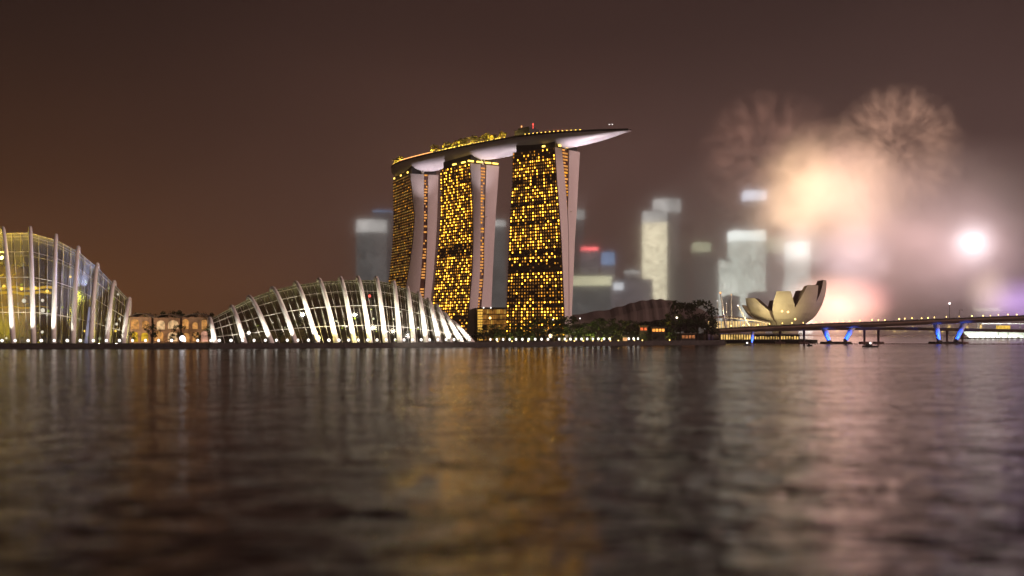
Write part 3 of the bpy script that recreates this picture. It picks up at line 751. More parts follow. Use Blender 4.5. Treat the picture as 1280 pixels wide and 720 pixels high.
for px, top in ((166, 414), (190, 405), (214, 417), (225, 404), (246, 415), (263, 407)):
    wtree(rnd.choice([0, 1, 2]), px, top, 874+rnd.uniform(0, 8), 'small dark tree before the lit pavilions between the domes', 'trees before the pavilions', .95)
# warm lamps under the trees
gl = empty('garden_lamp', Vector((0, 0, 0)), 'low garden lamp glowing under the waterfront trees', 'lamp', 'garden lamps under the trees')
m = MB(); m.tube([(0, 0, -.05), (0, 0, 1.1)], .12, 5); m.build('post', M['dark_metal'], gl)
m = MB(); m.ball((0, 0, 1.5), .5, 8, 5); m.build('globe', M['lamp_warm'], gl)
first = True
for px, py, colr, pw in [(622, 423, (.7, .8, .2), 1500), (640, 419, (.8, .8, .2), 1800), (660, 421, (.7, .8, .2), 1800), (708, 421, (.9, .9, .2), 3000), (718, 420, (.9, .9, .2), 3000), (729, 421, (.8, .9, .2), 3500), (741, 420, (.8, .9, .2), 3500), (752, 421, (.8, .9, .2), 3500), (763, 420, (.9, .9, .2), 3000), (773, 414, (1, .7, .2), 1500), (793, 413, (1, .6, .2), 1500), (803, 413, (1, .6, .15), 1200), (837, 402, (1, .55, .1), 1500), (868, 422, (1, .5, .15), 1000)]:
    d = shore_at(px).y+7; o = gl if first else copy_tree(gl); first = False
    o.location = (X(px, d), d, 3); L_ = lamp('SPOT', Vector((X(px, d), d-1.5, Zh(py, d)-2)), pw*2.6, colr, None, .5, Vector((X(px, d), d+9, Zh(py, d)+7)), 130, .6)
    L_.parent = o; L_.location = L_.location-worldloc(o)
# orange lit kiosks under the trees near the bridge
def kiosk(x0, x1, y0, y1, d, label, colr, st):
    c = Vector((X((x0+x1)/2, d), d, 3)); rt = empty('kiosk', c, label, 'kiosk', 'lit kiosks under the trees')
    xa, xb, za, zb = X(x0, d), X(x1, d), Zh(y1, d), Zh(y0, d)
    m = MB(); m.box(((xa+xb)/2, d+3, (zb+1+2.9)/2), (xb-xa+1, 5.5, zb+1-2.9)); m.build('wall', M['dark_concrete'], rt)
    m = MB(); m.box(((xa+xb)/2, d+2, zb+1.4), (xb-xa+3, 9, .7)); m.build('roof', M['deck'], rt)
    nb = max(1, int((x1-x0)/4)); mt_ = emit('kiosk_light', colr, st, .6, .5)
    for i in range(nb):
        a = xa+(xb-xa)*(i+.1)/nb; b = xa+(xb-xa)*(i+.88)/nb
        m = MB(); m.face([(a, d-.05, za), (b, d-.05, za), (b, d-.05, zb), (a, d-.05, zb)]); m.build('lit_window', mt_, rt)
kiosk(815, 831, 411, 414.5, 1046, 'kiosk with a glowing orange front beneath the dark trees', (1, .38, .07), 1.6)
kiosk(778, 785, 422, 427, 1015, 'small orange lit kiosk beside the promenade lamps', (1, .5, .2), .9)
kiosk(852, 869, 419, 423, 1060, 'dim orange kiosk at the water below the largest tree', (1, .35, .12), .35)
kiosk(800, 809, 409.5, 413, 1040, 'tiny red lit kiosk among the trees below the brown roof', (1, .2, .06), .9)

# ------------------------------------------------------------------ convention hall roof
d = 1230
ch = empty('convention_hall', Vector((X(790, d), d, 3)), 'broad hall with a brown ridged vaulted roof behind the trees', 'hall')
prof = [(672, 403), (700, 397), (735, 391), (765, 386.5), (785, 381), (800, 376.5), (815, 374.5), (826, 373.5), (838, 374.5), (852, 377.5), (872, 383), (892, 391)]
rows = []
for k, (px, py) in enumerate(prof):
    zt = Zh(py, d); x_ = X(px, d); rows.append([Vector((x_*1.0, d-6, max(4, zt-16-8*math.sin(PI*k/11)))), Vector((x_, d+6, zt-7-3*math.sin(PI*k/11))), Vector((x_, d+28, zt)), Vector((x_, d+60, zt-1)), Vector((x_, d+110, 12))])
dense = []
for a, b in zip(rows, rows[1:]):
    for q in range(4): dense.append([p.lerp(r, q/4)+Vector((0, 0, .9 if q in (1, 2) else 0)) for p, r in zip(a, b)])
dense.append(rows[-1])
m = MB(); m.grid(dense); m.build('roof', M['roof_brown'], ch)
m = MB(); m.loft([[Vector((X(676, d), d-3, 2.9)), Vector((X(890, d), d-3, 2.9)), Vector((X(890, d), d+105, 2.9)), Vector((X(676, d), d+105, 2.9))], [Vector((X(676, d), d-3, 10)), Vector((X(890, d), d-3, 10)), Vector((X(890, d), d+105, 10)), Vector((X(676, d), d+105, 10))]]); m.build('wall', M['dark_concrete'], ch)

# ------------------------------------------------------------------ lotus museum
MD = 1215; MC = Vector((X(981.5, MD), MD, 3)); k_ = MD/FPX
mu = empty('lotus_museum', MC, 'pale lotus shaped museum with upward petals beyond the bridge', 'museum')
PROF = [(3, 6), (12, 10), (15, 14), (21, 22), (26, 29), (31, 33.5), (41.7, 39), (52, 42), (61.4, 43.2), (70, 43)]
def rprof(z):
    for (a, ra), (b, rb) in zip(PROF, PROF[1:]):
        if z <= b: return ra+(rb-ra)*(z-a)/(b-a)
    return PROF[-1][1]
def petal(p0, p1, ztop, a_base, a_top, rs=1.0, slope=.12):
    m = MB(); rings = []; nz = 14; na = 6; zn = 35
    for i in range(nz+1):
        t = i/nz; z = 10+(ztop-10)*t; k = max(0, (z-zn)/(ztop-zn)); a = a_base+(a_top-a_base)*k**.85; phi = p0+(p1-p0)*k
        ro = rprof(z)*(1+(rs-1)*min(1, max(0, (z-14)/16))); th_ = 4+9*math.sin(PI*min(1, t*.8+.1)); ring = []
        for q in range(na+1):
            f = phi-a+2*a*q/na; ring.append(MC+Vector((ro*math.sin(f), -ro*math.cos(f), z-3)))
        ri = max(2, ro-th_)
        for q in range(na+1):
            f = phi+a*.92-2*a*.92*q/na; ring.append(MC+Vector((ri*math.sin(f), -ri*math.cos(f), z-3-(ro-ri)*slope*t)))
        rings.append(ring)
    m.loft(rings); W_ = 2*(na+1)
    for fi in range(nz*W_):
        if fi % W_ >= na: m.mi[fi] = 1
    pt = m.build('petal', [M['lotus'], M['lotus_shade']], mu, False)
    top = rings[-1]; c = sum((Vector(p) for p in top), Vector())/len(top)
    s_ = MB(); s_.face([c+(p-c)*.8+Vector((0, 0, .25)) for p in top]); s_.build('skylight', M['skylight'], pt)
for p0, p1, zt, ab, at, rs in [(60, 66, 67, 25, 14, 1.0), (21, 28, 61, 21, 10, 1.0), (-16, -16, 54.5, 20, 10, 1.0), (-64, -68, 48, 25, 11, 1.12), (-104, -102, 41, 17, 9, 1.2), (-140, -140, 40, 18, 9, 1.05), (102, 104, 64, 18, 8, 1.0), (140, 140, 58, 19, 9, 1.0), (-178, -178, 47, 18, 9, 1.0)]:
    petal(R(p0), R(p1), zt, R(ab), R(at), rs)
m = MB(); m.loft([[MC+Vector((r_*math.cos(2*PI*q/24), r_*math.sin(2*PI*q/24), z)) for q in range(24)] for r_, z in [(16, -.05), (13, 5), (15, 12), (20, 17.5)]]); m.build('base', M['lotus'], mu, True)
for px, py in ((977.5, 389), (985, 390), (994, 399)):
    p = P(px, py, MD-44); m = MB(); m.ball(p, .9, 8, 5); m.build('wall_light', M['lamp_warm'], mu)
for px, py, pw in ((950, 408, 90000), (975, 410, 70000), (930, 406, 40000)):
    lamp('SPOT', P(px, py, MD-66), pw*.8, (1, .80, .42), mu, 2, P(px, 384, MD-40), 110, .8)

# lit glass pavilion at the museum's foot
d = 1180
gp = empty('glass_pavilion', Vector((X(915, d), d, 3)), 'low curved glass pavilion glowing warm at the museum foot', 'pavilion')
m = MB(); rows = []
for k in range(13):
    t = k/12; px = 880+82*t; y = 398+1.2*abs(t-.2)*6-2.5*math.sin(PI*t)
    a = P(px, y, d-4); b = P(px, y-1.8, d+16); rows.append([a, b, b-Vector((0, 0, 1.2)), a-Vector((0, 0, 1.0))])
m.loft(rows); m.build('roof', M['lotus'], gp)
m = MB(); m.box((X(920, d), d+9, 8.5), (X(958, d)-X(884, d), 16, 11.2)); m.build('wall', M['lotus_shade'], gp)
GW = emit('pavilion_glow', (1, .66, .26), .9, .6, .12); GW2 = emit('arcade_glow', (1, .62, .18), .8, .7, .2)
for i in range(22):
    px = 885+i*3.4; m = MB(); a = X(px+.3, d); b = X(px+2.8, d)
    zt = Zh(401.5+(1.5 if i > 14 else 0), d); zb = Zh(411, d)
    m.face([(a, d+.6, zb), (b, d+.6, zb), (b, d+.6, zt), (a, d+.6, zt)]); m.build('lit_window', GW, gp)
# waterside arcade under the bridge
d = 1168
ar = empty('waterside_arcade', Vector((X(925, d), d, 3)), 'golden lit colonnade at the waterside under the bridge', 'arcade')
m = MB(); m.box((X(950, d), d+4, 6.1), (X(1000, d)-X(900, d), 6, 6.4)); m.build('wall', M['dark_concrete'], ar)
m = MB(); m.box((X(950, d), d+3, 9.9), (X(1000, d)-X(900, d)+3, 10, .8)); m.build('roof', M['grey_concrete'], ar)
for i in range(30):
    px = 901+i*3.2 if i < 13 else 943+(i-13)*3.3; a = X(px+.4, d); b = X(px+2.4, d); m = MB()
    zb, zt = (4.0, 9.0) if i < 13 else (4.2, 6.6+rnd.random())
    m.face([(a, d+.7, zb), (b, d+.7, zb), (b, d+.7, zt), (a, d+.7, zt)]); m.build('lit_bay', GW2, ar)
# slender masts beside the museum
for i, (bx, by, tx, ty, r_, lb, mt_) in enumerate([(905, 395, 900.5, 366, .9, 'thick white leaning mast, tallest of the group by the museum', 'lamp_mast'), (897.5, 396, 896.5, 376, .5, 'thin white mast nearest the round tree', None), (914.5, 396, 914, 368.5, .45, 'thin upright mast with a lamp halfway to the museum', None), (908.5, 396, 908, 379, .35, 'shortest thin mast between two taller masts', None), (928, 392, 922.5, 382, .8, 'short leaning strut close against the museum petals', None)]):
    d_ = 1172; rt = empty('mast', Vector((X(bx, d_), d_, 3)), lb, 'mast', 'masts by the museum')
    a, b = P(bx, by, d_), P(tx, ty, d_); g_ = a+(a-b)*((a.z-2.9)/(b.z-a.z)); m = MB(); m.tube([g_, a, b], [r_, r_, r_*.6], 7); m.build('pole', M['white_steel'], rt)
    m = MB(); m.ball(b, r_*1.1, 7, 4); m.build('tip_lamp', M['lamp_orange'] if i in (0, 2) else M['lamp_white'], rt)
    if i == 0: lamp('SPOT', a+Vector((3, -8, 0)), 9000, (1, .75, .5), rt, .5, a.lerp(b, .5), 90, .6)

# ------------------------------------------------------------------ bridges
def bridge_line(pts, d0, d1, dxs=24):
    o = []
    for i in range(len(pts)-1):
        n = 6
        for k in range(n):
            t = k/n; o.append((pts[i][0]+(pts[i+1][0]-pts[i][0])*t, pts[i][1]+(pts[i+1][1]-pts[i][1])*t))
    o.append(pts[-1]); return o
def deck_at(pts, px):
    for (a, ya), (b, yb) in zip(pts, pts[1:]):
        if a <= px <= b: return ya+(yb-ya)*(px-a)/(b-a)
    return pts[-1][1]
DU = 1112
upts = [(884, 412.4), (920, 410.6), (960, 408.6), (1034, 405.4), (1100, 403.2), (1180, 399.6), (1280, 395.6), (1420, 391)]     # top line of the upper deck
ub = empty('road_bridge', Vector((X(1050, DU), DU, 0)), 'long dark road bridge on blue lit V shaped piers with people on it', 'bridge')
line = bridge_line(upts, DU, DU)
thk = lambda px: 3.4
m = MB(); m.loft([[P(x_, y_, DU), P(x_, y_, DU)+Vector((0, 22, 0)), P(x_, y_, DU)+Vector((0, 20, -3.2)), P(x_, y_, DU)+Vector((0, 14, -4.4)), P(x_, y_, DU)+Vector((0, 3, -4.0)), P(x_, y_, DU)+Vector((0, 0, -1.6))] for x_, y_ in line]); m.build('deck', mat('bridge_concrete', (.24, .165, .125), .85, noise=.25, scale=.12), ub)
m = MB(); m.loft([[P(x_, y_, DU)+Vector((0, .1, .01)), P(x_, y_, DU)+Vector((0, .1, 1.1)), P(x_, y_, DU)+Vector((0, .5, 1.1)), P(x_, y_, DU)+Vector((0, .5, .01))] for x_, y_ in line]); m.build('parapet', M['dark_concrete'], ub)
BLUE = (.02, .11, 1)
pier_white = mat('painted_pier', (.55, .57, .6), .6, noise=.1, scale=.2)
def vpier(xb0, xb1, xt0, xt1, ybase):
    m = MB(); cx = (xb0+xb1)/2
    m.box((X(cx, DU), DU+11, 1.0), ((xb1-xb0+14)*DU/FPX, 18, 2.4)); pc = m.build('pile_cap', M['dark_concrete'], ub)
    for xb, xt in ((xb0, xt0), (xb1, xt1)):
        yt = deck_at(upts, xt)+4.2
        a = Vector((X(xb, DU), DU+7, 2.2)); b = P(xt, yt, DU); b.y = DU+7; b.x = X(xt, DU+7)
        m = MB(); m.tube([a, a.lerp(b, .5), b], [2.0, 2.5, 3.2], 10); lg = m.build('pier_leg', pier_white, ub, True)
        fx = a+Vector((0, -7, 1.2)); lamp('SPOT', fx, 17000, BLUE, ub, .5, a.lerp(b, .45), 80, .6)
        lamp('SPOT', fx+Vector((0, -3, 0)), 24000, BLUE, ub, .5, a.lerp(b, .9), 50, .6)
        m = MB(); m.box(fx-Vector((0, -2.2, .6)), (1, 5, .8)); m.build('floodlight', M['dark_metal'], lg)
vpier(1039, 1058.5, 1030, 1066, 428)
vpier(1177, 1197.5, 1170, 1206, 428)
# short blue pier at the landward end
a = Vector((X(941, DU), DU+7, 0)); b = P(941, 414.5, DU+7)
m = MB(); m.tube([a-Vector((0, 0, 1)), b], [1.3, 1.5], 9); m.build('pier_leg', pier_white, ub, True); lamp('SPOT', a+Vector((2, -9, 2)), 22000, BLUE, ub, .5, a+Vector((0, 0, 7)), 70, .6)
# people massed along the parapet
m = MB(); rg = random.Random(4)
for i in range(560):
    px = rg.uniform(912, 1300); y = deck_at(upts, px); d_ = DU+rg.uniform(1.2, 3.5); p = P(px, y, DU); p.y = d_; p.x = X(px, d_); p.z += .01
    h = rg.uniform(1.55, 1.85); rot = rg.random()*6; c_ = rg.uniform(.85, 1.1)
    rings = []
    for hh, wx, wy in [(0, .12, .10), (.45*h, .17, .12), (.55*h, .18, .13), (.78*h, .24, .14), (.83*h, .09, .08), (.88*h, .10, .10), (.96*h, .11, .11), (h, .04, .04)]:
        rings.append([p+Vector((wx*c_*math.cos(2*PI*k/6+rot), wy*c_*math.sin(2*PI*k/6+rot), hh)) for k in range(6)])
    m.loft(rings)
tag(m.build('crowd', M['crowd']), 'people crowded along the road bridge parapet', 'crowd', kind='stuff')
# vehicles' and stall lights on the deck: small lamps
bl = empty('bridge_lamp', Vector((0, 0, 0)), 'tiny warm lamp on the road bridge deck', 'lamp', 'small lamps along the road bridge')
m = MB(); m.tube([(0, 0, -.05), (0, 0, 1.9)], .08, 5); m.build('post', M['dark_metal'], bl)
m = MB(); m.ball((0, 0, 2.2), .6, 7, 4); m.build('bulb', M['lamp_warm'], bl)
first = True
for px in [914, 930, 947, 962, 978, 990, 1004, 1011, 1020, 1028, 1040, 1047, 1054, 1062, 1075, 1090, 1098, 1106, 1124, 1131, 1140, 1152, 1160, 1168, 1183, 1199, 1215, 1229, 1238, 1248, 1260, 1271]:
    o = bl if first else copy_tree(bl); first = False
    p = P(px, deck_at(upts, px), DU); o.location = (X(px, DU+12), DU+12, p.z); s_ = rnd.uniform(.6, 1.35); o.scale = (s_, s_, 1+rnd.uniform(0, .4))
def street_lamp(px, ytop, label, lit):
    p = P(px, deck_at(upts, px), DU); b = Vector((X(px, DU+8), DU+8, p.z)); t = P(px, ytop, DU+8); rt = empty('street_lamp', b, label, 'street lamp')
    m = MB(); m.tube([b-Vector((0, 0, .1)), t], [.28, .16], 6); m.tube([t, t+Vector((1.4, 0, .5)), t+Vector((3, 0, .5))], .14, 5); m.build('post', M['dark_metal'], rt)
    m = MB(); m.ball(t+Vector((0, 0, .2)) if lit else t+Vector((3, 0, .3)), 1.0 if lit else .5, 8, 5); m.build('lantern', emit('lantern_pink', (1, .82, .78), 5) if lit else M['dark_metal'], rt)
street_lamp(1187, 379.5, 'tall lit street lamp glowing above the road bridge', True)
street_lamp(1199, 388, 'unlit street lamp with bent arm on the road bridge', False)
# lower bridge behind
DLW = 1142
lpts = [(886, 413.5), (960, 411.8), (1040, 410.2), (1130, 410.0), (1200, 411.4), (1280, 413.0), (1420, 416)]
lb = empty('low_bridge', Vector((X(1100, DLW), DLW, 0)), 'lower flat bridge on brown piers passing behind the road bridge', 'bridge')
line = bridge_line(lpts, DLW, DLW)
m = MB(); m.loft([[P(x_, y_, DLW), P(x_, y_, DLW)+Vector((0, 9, 0)), P(x_, y_, DLW)+Vector((0, 8, -2.1)), P(x_, y_, DLW)+Vector((0, 1, -2.1))] for x_, y_ in line]); m.build('deck', mat('low_bridge_concrete', (.34, .24, .18), .85, noise=.25, scale=.12), lb)
m = MB(); m.loft([[P(x_, y_, DLW)+Vector((0, .1, .01)), P(x_, y_, DLW)+Vector((0, .1, 1.0)), P(x_, y_, DLW)+Vector((0, .3, 1.0)), P(x_, y_, DLW)+Vector((0, .3, .01))] for x_, y_ in line]); m.build('parapet', M['grey_concrete'], lb)
for px in (975, 1005, 1080.5, 1098, 1184, 1203):
    t = P(px, deck_at(lpts, px)+2.4, DLW); m = MB(); m.tube([(X(px, DLW+4), DLW+4, -1), (X(px, DLW+4), DLW+4, 4), (X(px, DLW+4), DLW+4, t.z+.4)], [1.1, 1.1, 1.4], 8)
    m.box((X(px, DLW+4), DLW+4, .9), (9, 9, 2.2)); m.build('pier', mat('pier_brown', (.22, .14, .12), .8), lb)

# ------------------------------------------------------------------ boats, buoys, aircraft
def boat(px, py, L_, label, light, d=None):
    d = d or CAMH*FPX/(py-HY); c = Vector((X(px, d), d, 0)); rt = empty('motor_boat', c, label, 'boat', 'small boats before the bridge')
    m = MB(); rings = []
    for i in range(9):
        t = i/8; x_ = (t-.5)*L_; w_ = L_*.16*(1-max(0, (t-.5)*2)**2.2)*(.85+.15*min(1, t*4))+.05; s_ = .9+.5*max(0, t-.4)
        rings.append([c+Vector((x_, -w_, s_)), c+Vector((x_, -w_*.6, -.3)), c+Vector((x_, w_*.6, -.3)), c+Vector((x_, w_, s_))])
    m.loft(rings); m.build('hull', M['boat'], rt)
    m = MB(); m.loft([[c+Vector((x_, y_, .9)) for x_, y_ in ((-.3*L_, -.1*L_), (.12*L_, -.1*L_), (.12*L_, .1*L_), (-.3*L_, .1*L_))], [c+Vector((x_, y_, .9+L_*.14)) for x_, y_ in ((-.27*L_, -.085*L_), (.05*L_, -.085*L_), (.05*L_, .085*L_), (-.27*L_, .085*L_))]]); m.build('cabin', M['dark_metal'], rt)
    p = c+Vector((-.02*L_ if light > 0 else 0, -.05*L_, 1.2+L_*.16)); m = MB(); m.tube([p-Vector((0, 0, 1.4)), p], .1, 5); m.ball(p, max(.3, light), 8, 5); m.build('mast_lamp', M['lamp_white'] if light > .3 else M['boat_white'], rt)
boat(1088, 434, 13, 'dark motor boat with white lamp before the brown bridge piers', .95)
boat(934, 432, 7, 'small boat with a lit cabin near the short blue pier', .9)
boat(1012, 432.4, 5, 'tiny unlit boat between the short blue pier and first blue V pier', .2)
bo = empty('mooring_buoy', Vector((0, 0, 0)), 'small float in the line of buoys before the bridge', 'buoy', 'line of buoys before the bridge')
m = MB(); m.ball((0, 0, .2), 1.0, 8, 5, .8); m.build('float', M['buoy'], bo)
m = MB(); m.tube([(0, 0, .6), (0, 0, 1.2)], .12, 5); m.build('pin', M['dark_metal'], bo)
px = 946; first = True
while px < 1290:
    d = 1098-(px-946)*.05; o = bo if first else copy_tree(bo); first = False
    o.location = (X(px, d), d+rnd.uniform(-1, 1), 0); px += 3.3
# small aircraft above the deck tip
p = P(763.5, 155.5, 1030)
af = empty('small_aircraft', p, 'tiny aircraft with white lights above the overhanging deck end', 'aircraft')
m = MB(); m.tube([p+Vector((-2.6, 0, .1)), p+Vector((-1, 0, 0)), p+Vector((1.6, 0, 0)), p+Vector((2.4, 0, -.1))], [.12, .4, .45, .15], 8); m.build('fuselage', M['boat_white'], af)
m = MB(); m.loft([[p+Vector((a, y_, .1)) for a in (-.3, .9)]+[p+Vector((a, y_, .22)) for a in (.9, -.3)] for y_ in (-3.4, 3.4)]); m.build('wing', M['boat_white'], af)
m = MB(); m.loft([[p+Vector((-2.6, -.06, .1)), p+Vector((-1.9, -.06, .1)), p+Vector((-1.9, .06, .1)), p+Vector((-2.6, .06, .1))], [p+Vector((-2.7, -.05, 1.1)), p+Vector((-2.3, -.05, 1.1)), p+Vector((-2.3, .05, 1.1)), p+Vector((-2.7, .05, 1.1))]]); m.build('tail_fin', M['boat_white'], af)
for dx in (-1.6, 1.5):
    m = MB(); m.ball(p+Vector((dx, -.6, -.2)), .42, 7, 4); m.build('navigation_light', M['lamp_white'], af)

# ------------------------------------------------------------------ floodlit stand beyond the bridge
d = 1720
st = empty('grandstand', Vector((X(1262, d), d, 0)), 'white floodlit waterside stand seen under the bridge', 'grandstand')
xa, xb = X(1212, d), X(1330, d)
m = MB(); m.box(((xa+xb)/2, d+20, .9), (xb-xa, 44, 2.2)); m.build('pontoon', M['grey_concrete'], st)
m = MB()
for k in range(7): m.box(((xa+xb)/2, d+10+k*4, 2.4+k*1.5), (xb-xa-4, 4, 1.5+k*.01))
m.build('tier', mat('stand_seats', (.35, .38, .34), .7), st)
m = MB(); m.loft([[Vector((x_, d+14, 24)), Vector((x_, d+46, 28)), Vector((x_, d+46, 26.8)), Vector((x_, d+14, 23))] for x_ in (X(1232, d), X(1332, d))]); m.build('roof', M['boat_white'], st)
for px in (1236, 1262, 1290): m = MB(); m.tube([(X(px, d), d+40, 2), (X(px, d), d+40, 27)], .5, 6); m.build('column', M['grey_concrete'], st)
FW = emit('stand_flood', (.95, 1, .88), 5)
for i, px in enumerate((1215, 1221, 1228, 1234, 1241, 1247, 1254, 1261, 1268, 1276, 1284, 1293)):
    p = Vector((X(px, d), d-1.5, 3.2)); m = MB(); m.box(p, (3.4, .6, 2.4)); m.build('floodlight', FW, st)
    if i % 3 == 0: lamp('SPOT', p+Vector((0, -4, 8)), 60000, (.95, 1, .88), st, 1, p+Vector((0, 25, 10)), 140, .5)
p = P(1254, 409.5, 1600)
tb = empty('scoreboard', Vector((p.x, p.y, 0)), 'glowing yellow signboard beyond the low bridge', 'signboard')
m = MB(); m.box(p, (20, 1, 6)); m.build('panel', emit('board_yellow', (1, .62, .10), .9, .5, .3), tb)
m = MB(); m.tube([(p.x-7, p.y, -1), (p.x-7, p.y, p.z-2.9)], .5, 6); m.build('post', M['dark_metal'], tb); m = MB(); m.tube([(p.x+7, p.y, -1), (p.x+7, p.y, p.z-2.9)], .5, 6); m.build('post', M['dark_metal'], tb)
# lamps on the far shore seen under the bridge
fl = empty('far_lamp', Vector((0, 0, 0)), 'far lamp on the opposite shore seen beneath the bridge', 'street lamp', 'lamps on the opposite shore')
m = MB(); m.tube([(0, 0, -.1), (0, 0, 4)], .25, 5); m.build('post', M['dark_metal'], fl)
m = MB(); m.ball((0, 0, 5), 1.5, 8, 5); m.build('globe', M['lamp_warm'], fl)
first = True
for px, up in [(1030, 0), (1047, 4), (1075, 2), (1095, 0), (1110, 6), (1118, 2), (1124, 0), (1131, 3), (1141, 8), (1150, 1), (1163, 5), (1178, 2), (1186, 9), (1192, 4), (1203, 2), (1209, 8), (1218, 5), (1226, 10)]:
    o = fl if first else copy_tree(fl); first = False; d = 2508; o.location = (X(px, d), d, 3); s_ = rnd.uniform(.7, 1.5); o.scale = (s_, s_, 1+up*.25)

# ------------------------------------------------------------------ far skyline
def far_tower(name, x0, x1, ytop, d, facade, label, crown=None, crown_h=0, shape='box', setback=None, depth=None, ybase=None):
    c = Vector((X((x0+x1)/2, d), d, 3)); rt = empty(name, c, label, 'skyscraper', 'skyscrapers of the far skyline')
    w_ = (x1-x0)/FPX*d; zt = Zh(ytop, d); dp = depth or w_*.8
    def ring(k, z, n=None):
        if shape == 'round': return [c+Vector((k*w_/2*math.cos(2*PI*q/20), dp/2+k*dp/2*math.sin(2*PI*q/20), z-3)) for q in range(20)]
        cc = .12 if shape == 'cham' else .001
        pts = [(-1+cc, -1), (1-cc, -1), (1, -1+cc), (1, 1-cc), (1-cc, 1), (-1+cc, 1), (-1, 1-cc), (-1, -1+cc)]
        return [c+Vector((k*w_/2*a, dp/2+k*dp/2*b, z-3)) for a, b in pts]
    zc = zt-crown_h*d/FPX
    m = MB(); rings = [ring(1, 2.9), ring(1, zc)]
    if setback: rings = [ring(1, 2.9), ring(1, 3+(zc-3)*setback), ring(.82, 3+(zc-3)*setback+.1), ring(.82, zc)]
    m.loft(rings); m.build('facade', facade, rt)
    k = .82 if setback else 1
    if crown:
        m = MB(); m.loft([ring(k*1.01, zc+.05), ring(k*1.01, zt)]); m.build('crown', crown, rt)
    m = MB(); m.loft([ring(k*.6, zt+.02), ring(k*.55, zt+3.5)]); m.build('roof_plant', M['far_dark'], rt)
    return rt
FG = far_windows('grey_office', (.95, .95, .92), .10, (.10, .10, .10), lit=.35, seed=1)
FD = far_windows('dark_office', (1, .85, .8), .05, (.06, .055, .06), lit=.25, seed=2)
FY = far_windows('lit_cream', (1, .88, .62), 1.2, (.25, .22, .15), lit=.75, seed=3)
FGr = far_windows('lit_green', (1, .95, .84), 1.7, (.2, .22, .2), lit=.75, seed=4)
FW_ = far_windows('lit_white', (1, .92, .86), 2.2, (.2, .2, .2), lit=.7, seed=5)
FB = far_windows('mauve_office', (1, .85, .9), .13, (.14, .12, .13), lit=.5, seed=6)
CW = emit('crown_white', (1, .94, .90), 4.5, .2, .02, 'NONE'); CG = emit('crown_grey', (1, .95, .90), .55, .5, .02, 'NONE'); CY = emit('crown_cream', (1, .92, .6), .9, .2, .02, 'NONE')
CR = emit('crown_red', (1, .16, .16), 2.6, .2, .02, 'NONE'); CB = emit('crown_blue', (.45, .62, 1), .55, .2, .02, 'NONE'); CL = emit('crown_lilac', (.88, .86, 1), 2.2, .2, .02, 'NONE')
far_tower('skyscraper', 443, 482, 274, 2900, FG, 'grey tower with pale crown band standing behind the narrowest hotel tower', CG, 16, 'round')
far_tower('skyscraper', 466, 489, 263, 3050, FD, 'dark tower squeezed between round grey tower and narrowest hotel tower', CB, 2)
far_tower('skyscraper', 614, 632, 275, 2900, FG, 'dim grey tower seen in the gap between two lit hotel towers', CG, 8)
far_tower('skyscraper', 706, 731, 262, 3000, FD, 'dark tower with pale top peeping out beside the wide hotel tower', CG, 12, 'round')
far_tower('skyscraper', 727, 748, 309, 2820, FB, 'tower topped with a red and blue light beside the wide hotel tower', CR, 4, 'cham')
far_tower('skyscraper', 752, 769, 315, 2840, FB, 'slim tower topped with a round blue light', CB, 16, 'round')
far_tower('office_block', 700, 765, 345, 2760, FG, 'broad low office block with a yellowish lit top floor', CY, 12)
far_tower('office_block', 765, 816, 349, 2740, FB, 'wide pale low block with a white sign light', None, 0)
far_tower('skyscraper', 805, 834, 264, 2900, FY, 'cream lit tall tower with white crown left of its grey twin'.replace('left of', 'joined to'), CG, 14, 'cham')
far_tower('skyscraper', 818, 853, 248, 3100, FD, 'taller grey tower rising behind the cream lit tower', CG, 17, 'round')
far_tower('skyscraper', 846, 862, 330, 2950, FD, 'dim low tower beside the cream lit pair')
far_tower('skyscraper', 868, 889, 303, 2900, FD, 'dark tower with a small cream light on top', CY, 12)
far_tower('skyscraper', 884, 903, 322, 3050, FD, 'plain dark tower next to the one with cream top light')
far_tower('skyscraper', 901, 919, 325, 2800, FGr, 'short green tinted tower against the white crowned tower', None, 0)
far_tower('skyscraper', 916, 957, 288, 2860, FGr, 'green white lit tower with glowing white crown', CW, 13)
far_tower('skyscraper', 932, 958, 238, 3200, FD, 'very tall tower with lilac lit top wrapped in smoke', CL, 13)
far_tower('skyscraper', 955, 981, 318, 2950, FB, 'mauve lit tower between the white crowned tower and smoke', None, 0)
far_tower('skyscraper', 984, 1016, 302, 2900, FW_, 'white lit tower standing in the firework smoke', CW, 20, setback=.7)
far_tower('skyscraper', 962, 984, 296, 3150, FY, 'cream lit tower half hidden in smoke behind the mauve one', CY, 5)
far_tower('skyscraper', 1008, 1026, 322, 3000, FB, 'dim mauve tower standing in the smoke past the white lit one', CG, 4)
far_tower('skyscraper', 782, 800, 338, 2980, FB, 'small mauve tower just before the cream lit pair', CG, 4)
far_tower('office_block', 905, 925, 370, 2700, FD, 'dark low block below the green white tower')
far_tower('office_block', 938, 962, 366, 2680, FB, 'small mauve lit block behind the museum petals')
far_tower('skyscraper', 1030, 1052, 350, 3100, FB, 'hazy tower just past the museum, veiled by smoke')
far_tower('office_block', 1225, 1250, 385, 2700, FB, 'low hazy block beyond the street lamps', CY, 4)
p = P(773, 358, 2738); m = MB(); m.box(p, (24, 2, 18)); tag(m.build('lit_sign', emit('sign_white', (.95, .95, 1), 1.1)), 'glowing white sign panel on the wide pale block', 'sign')

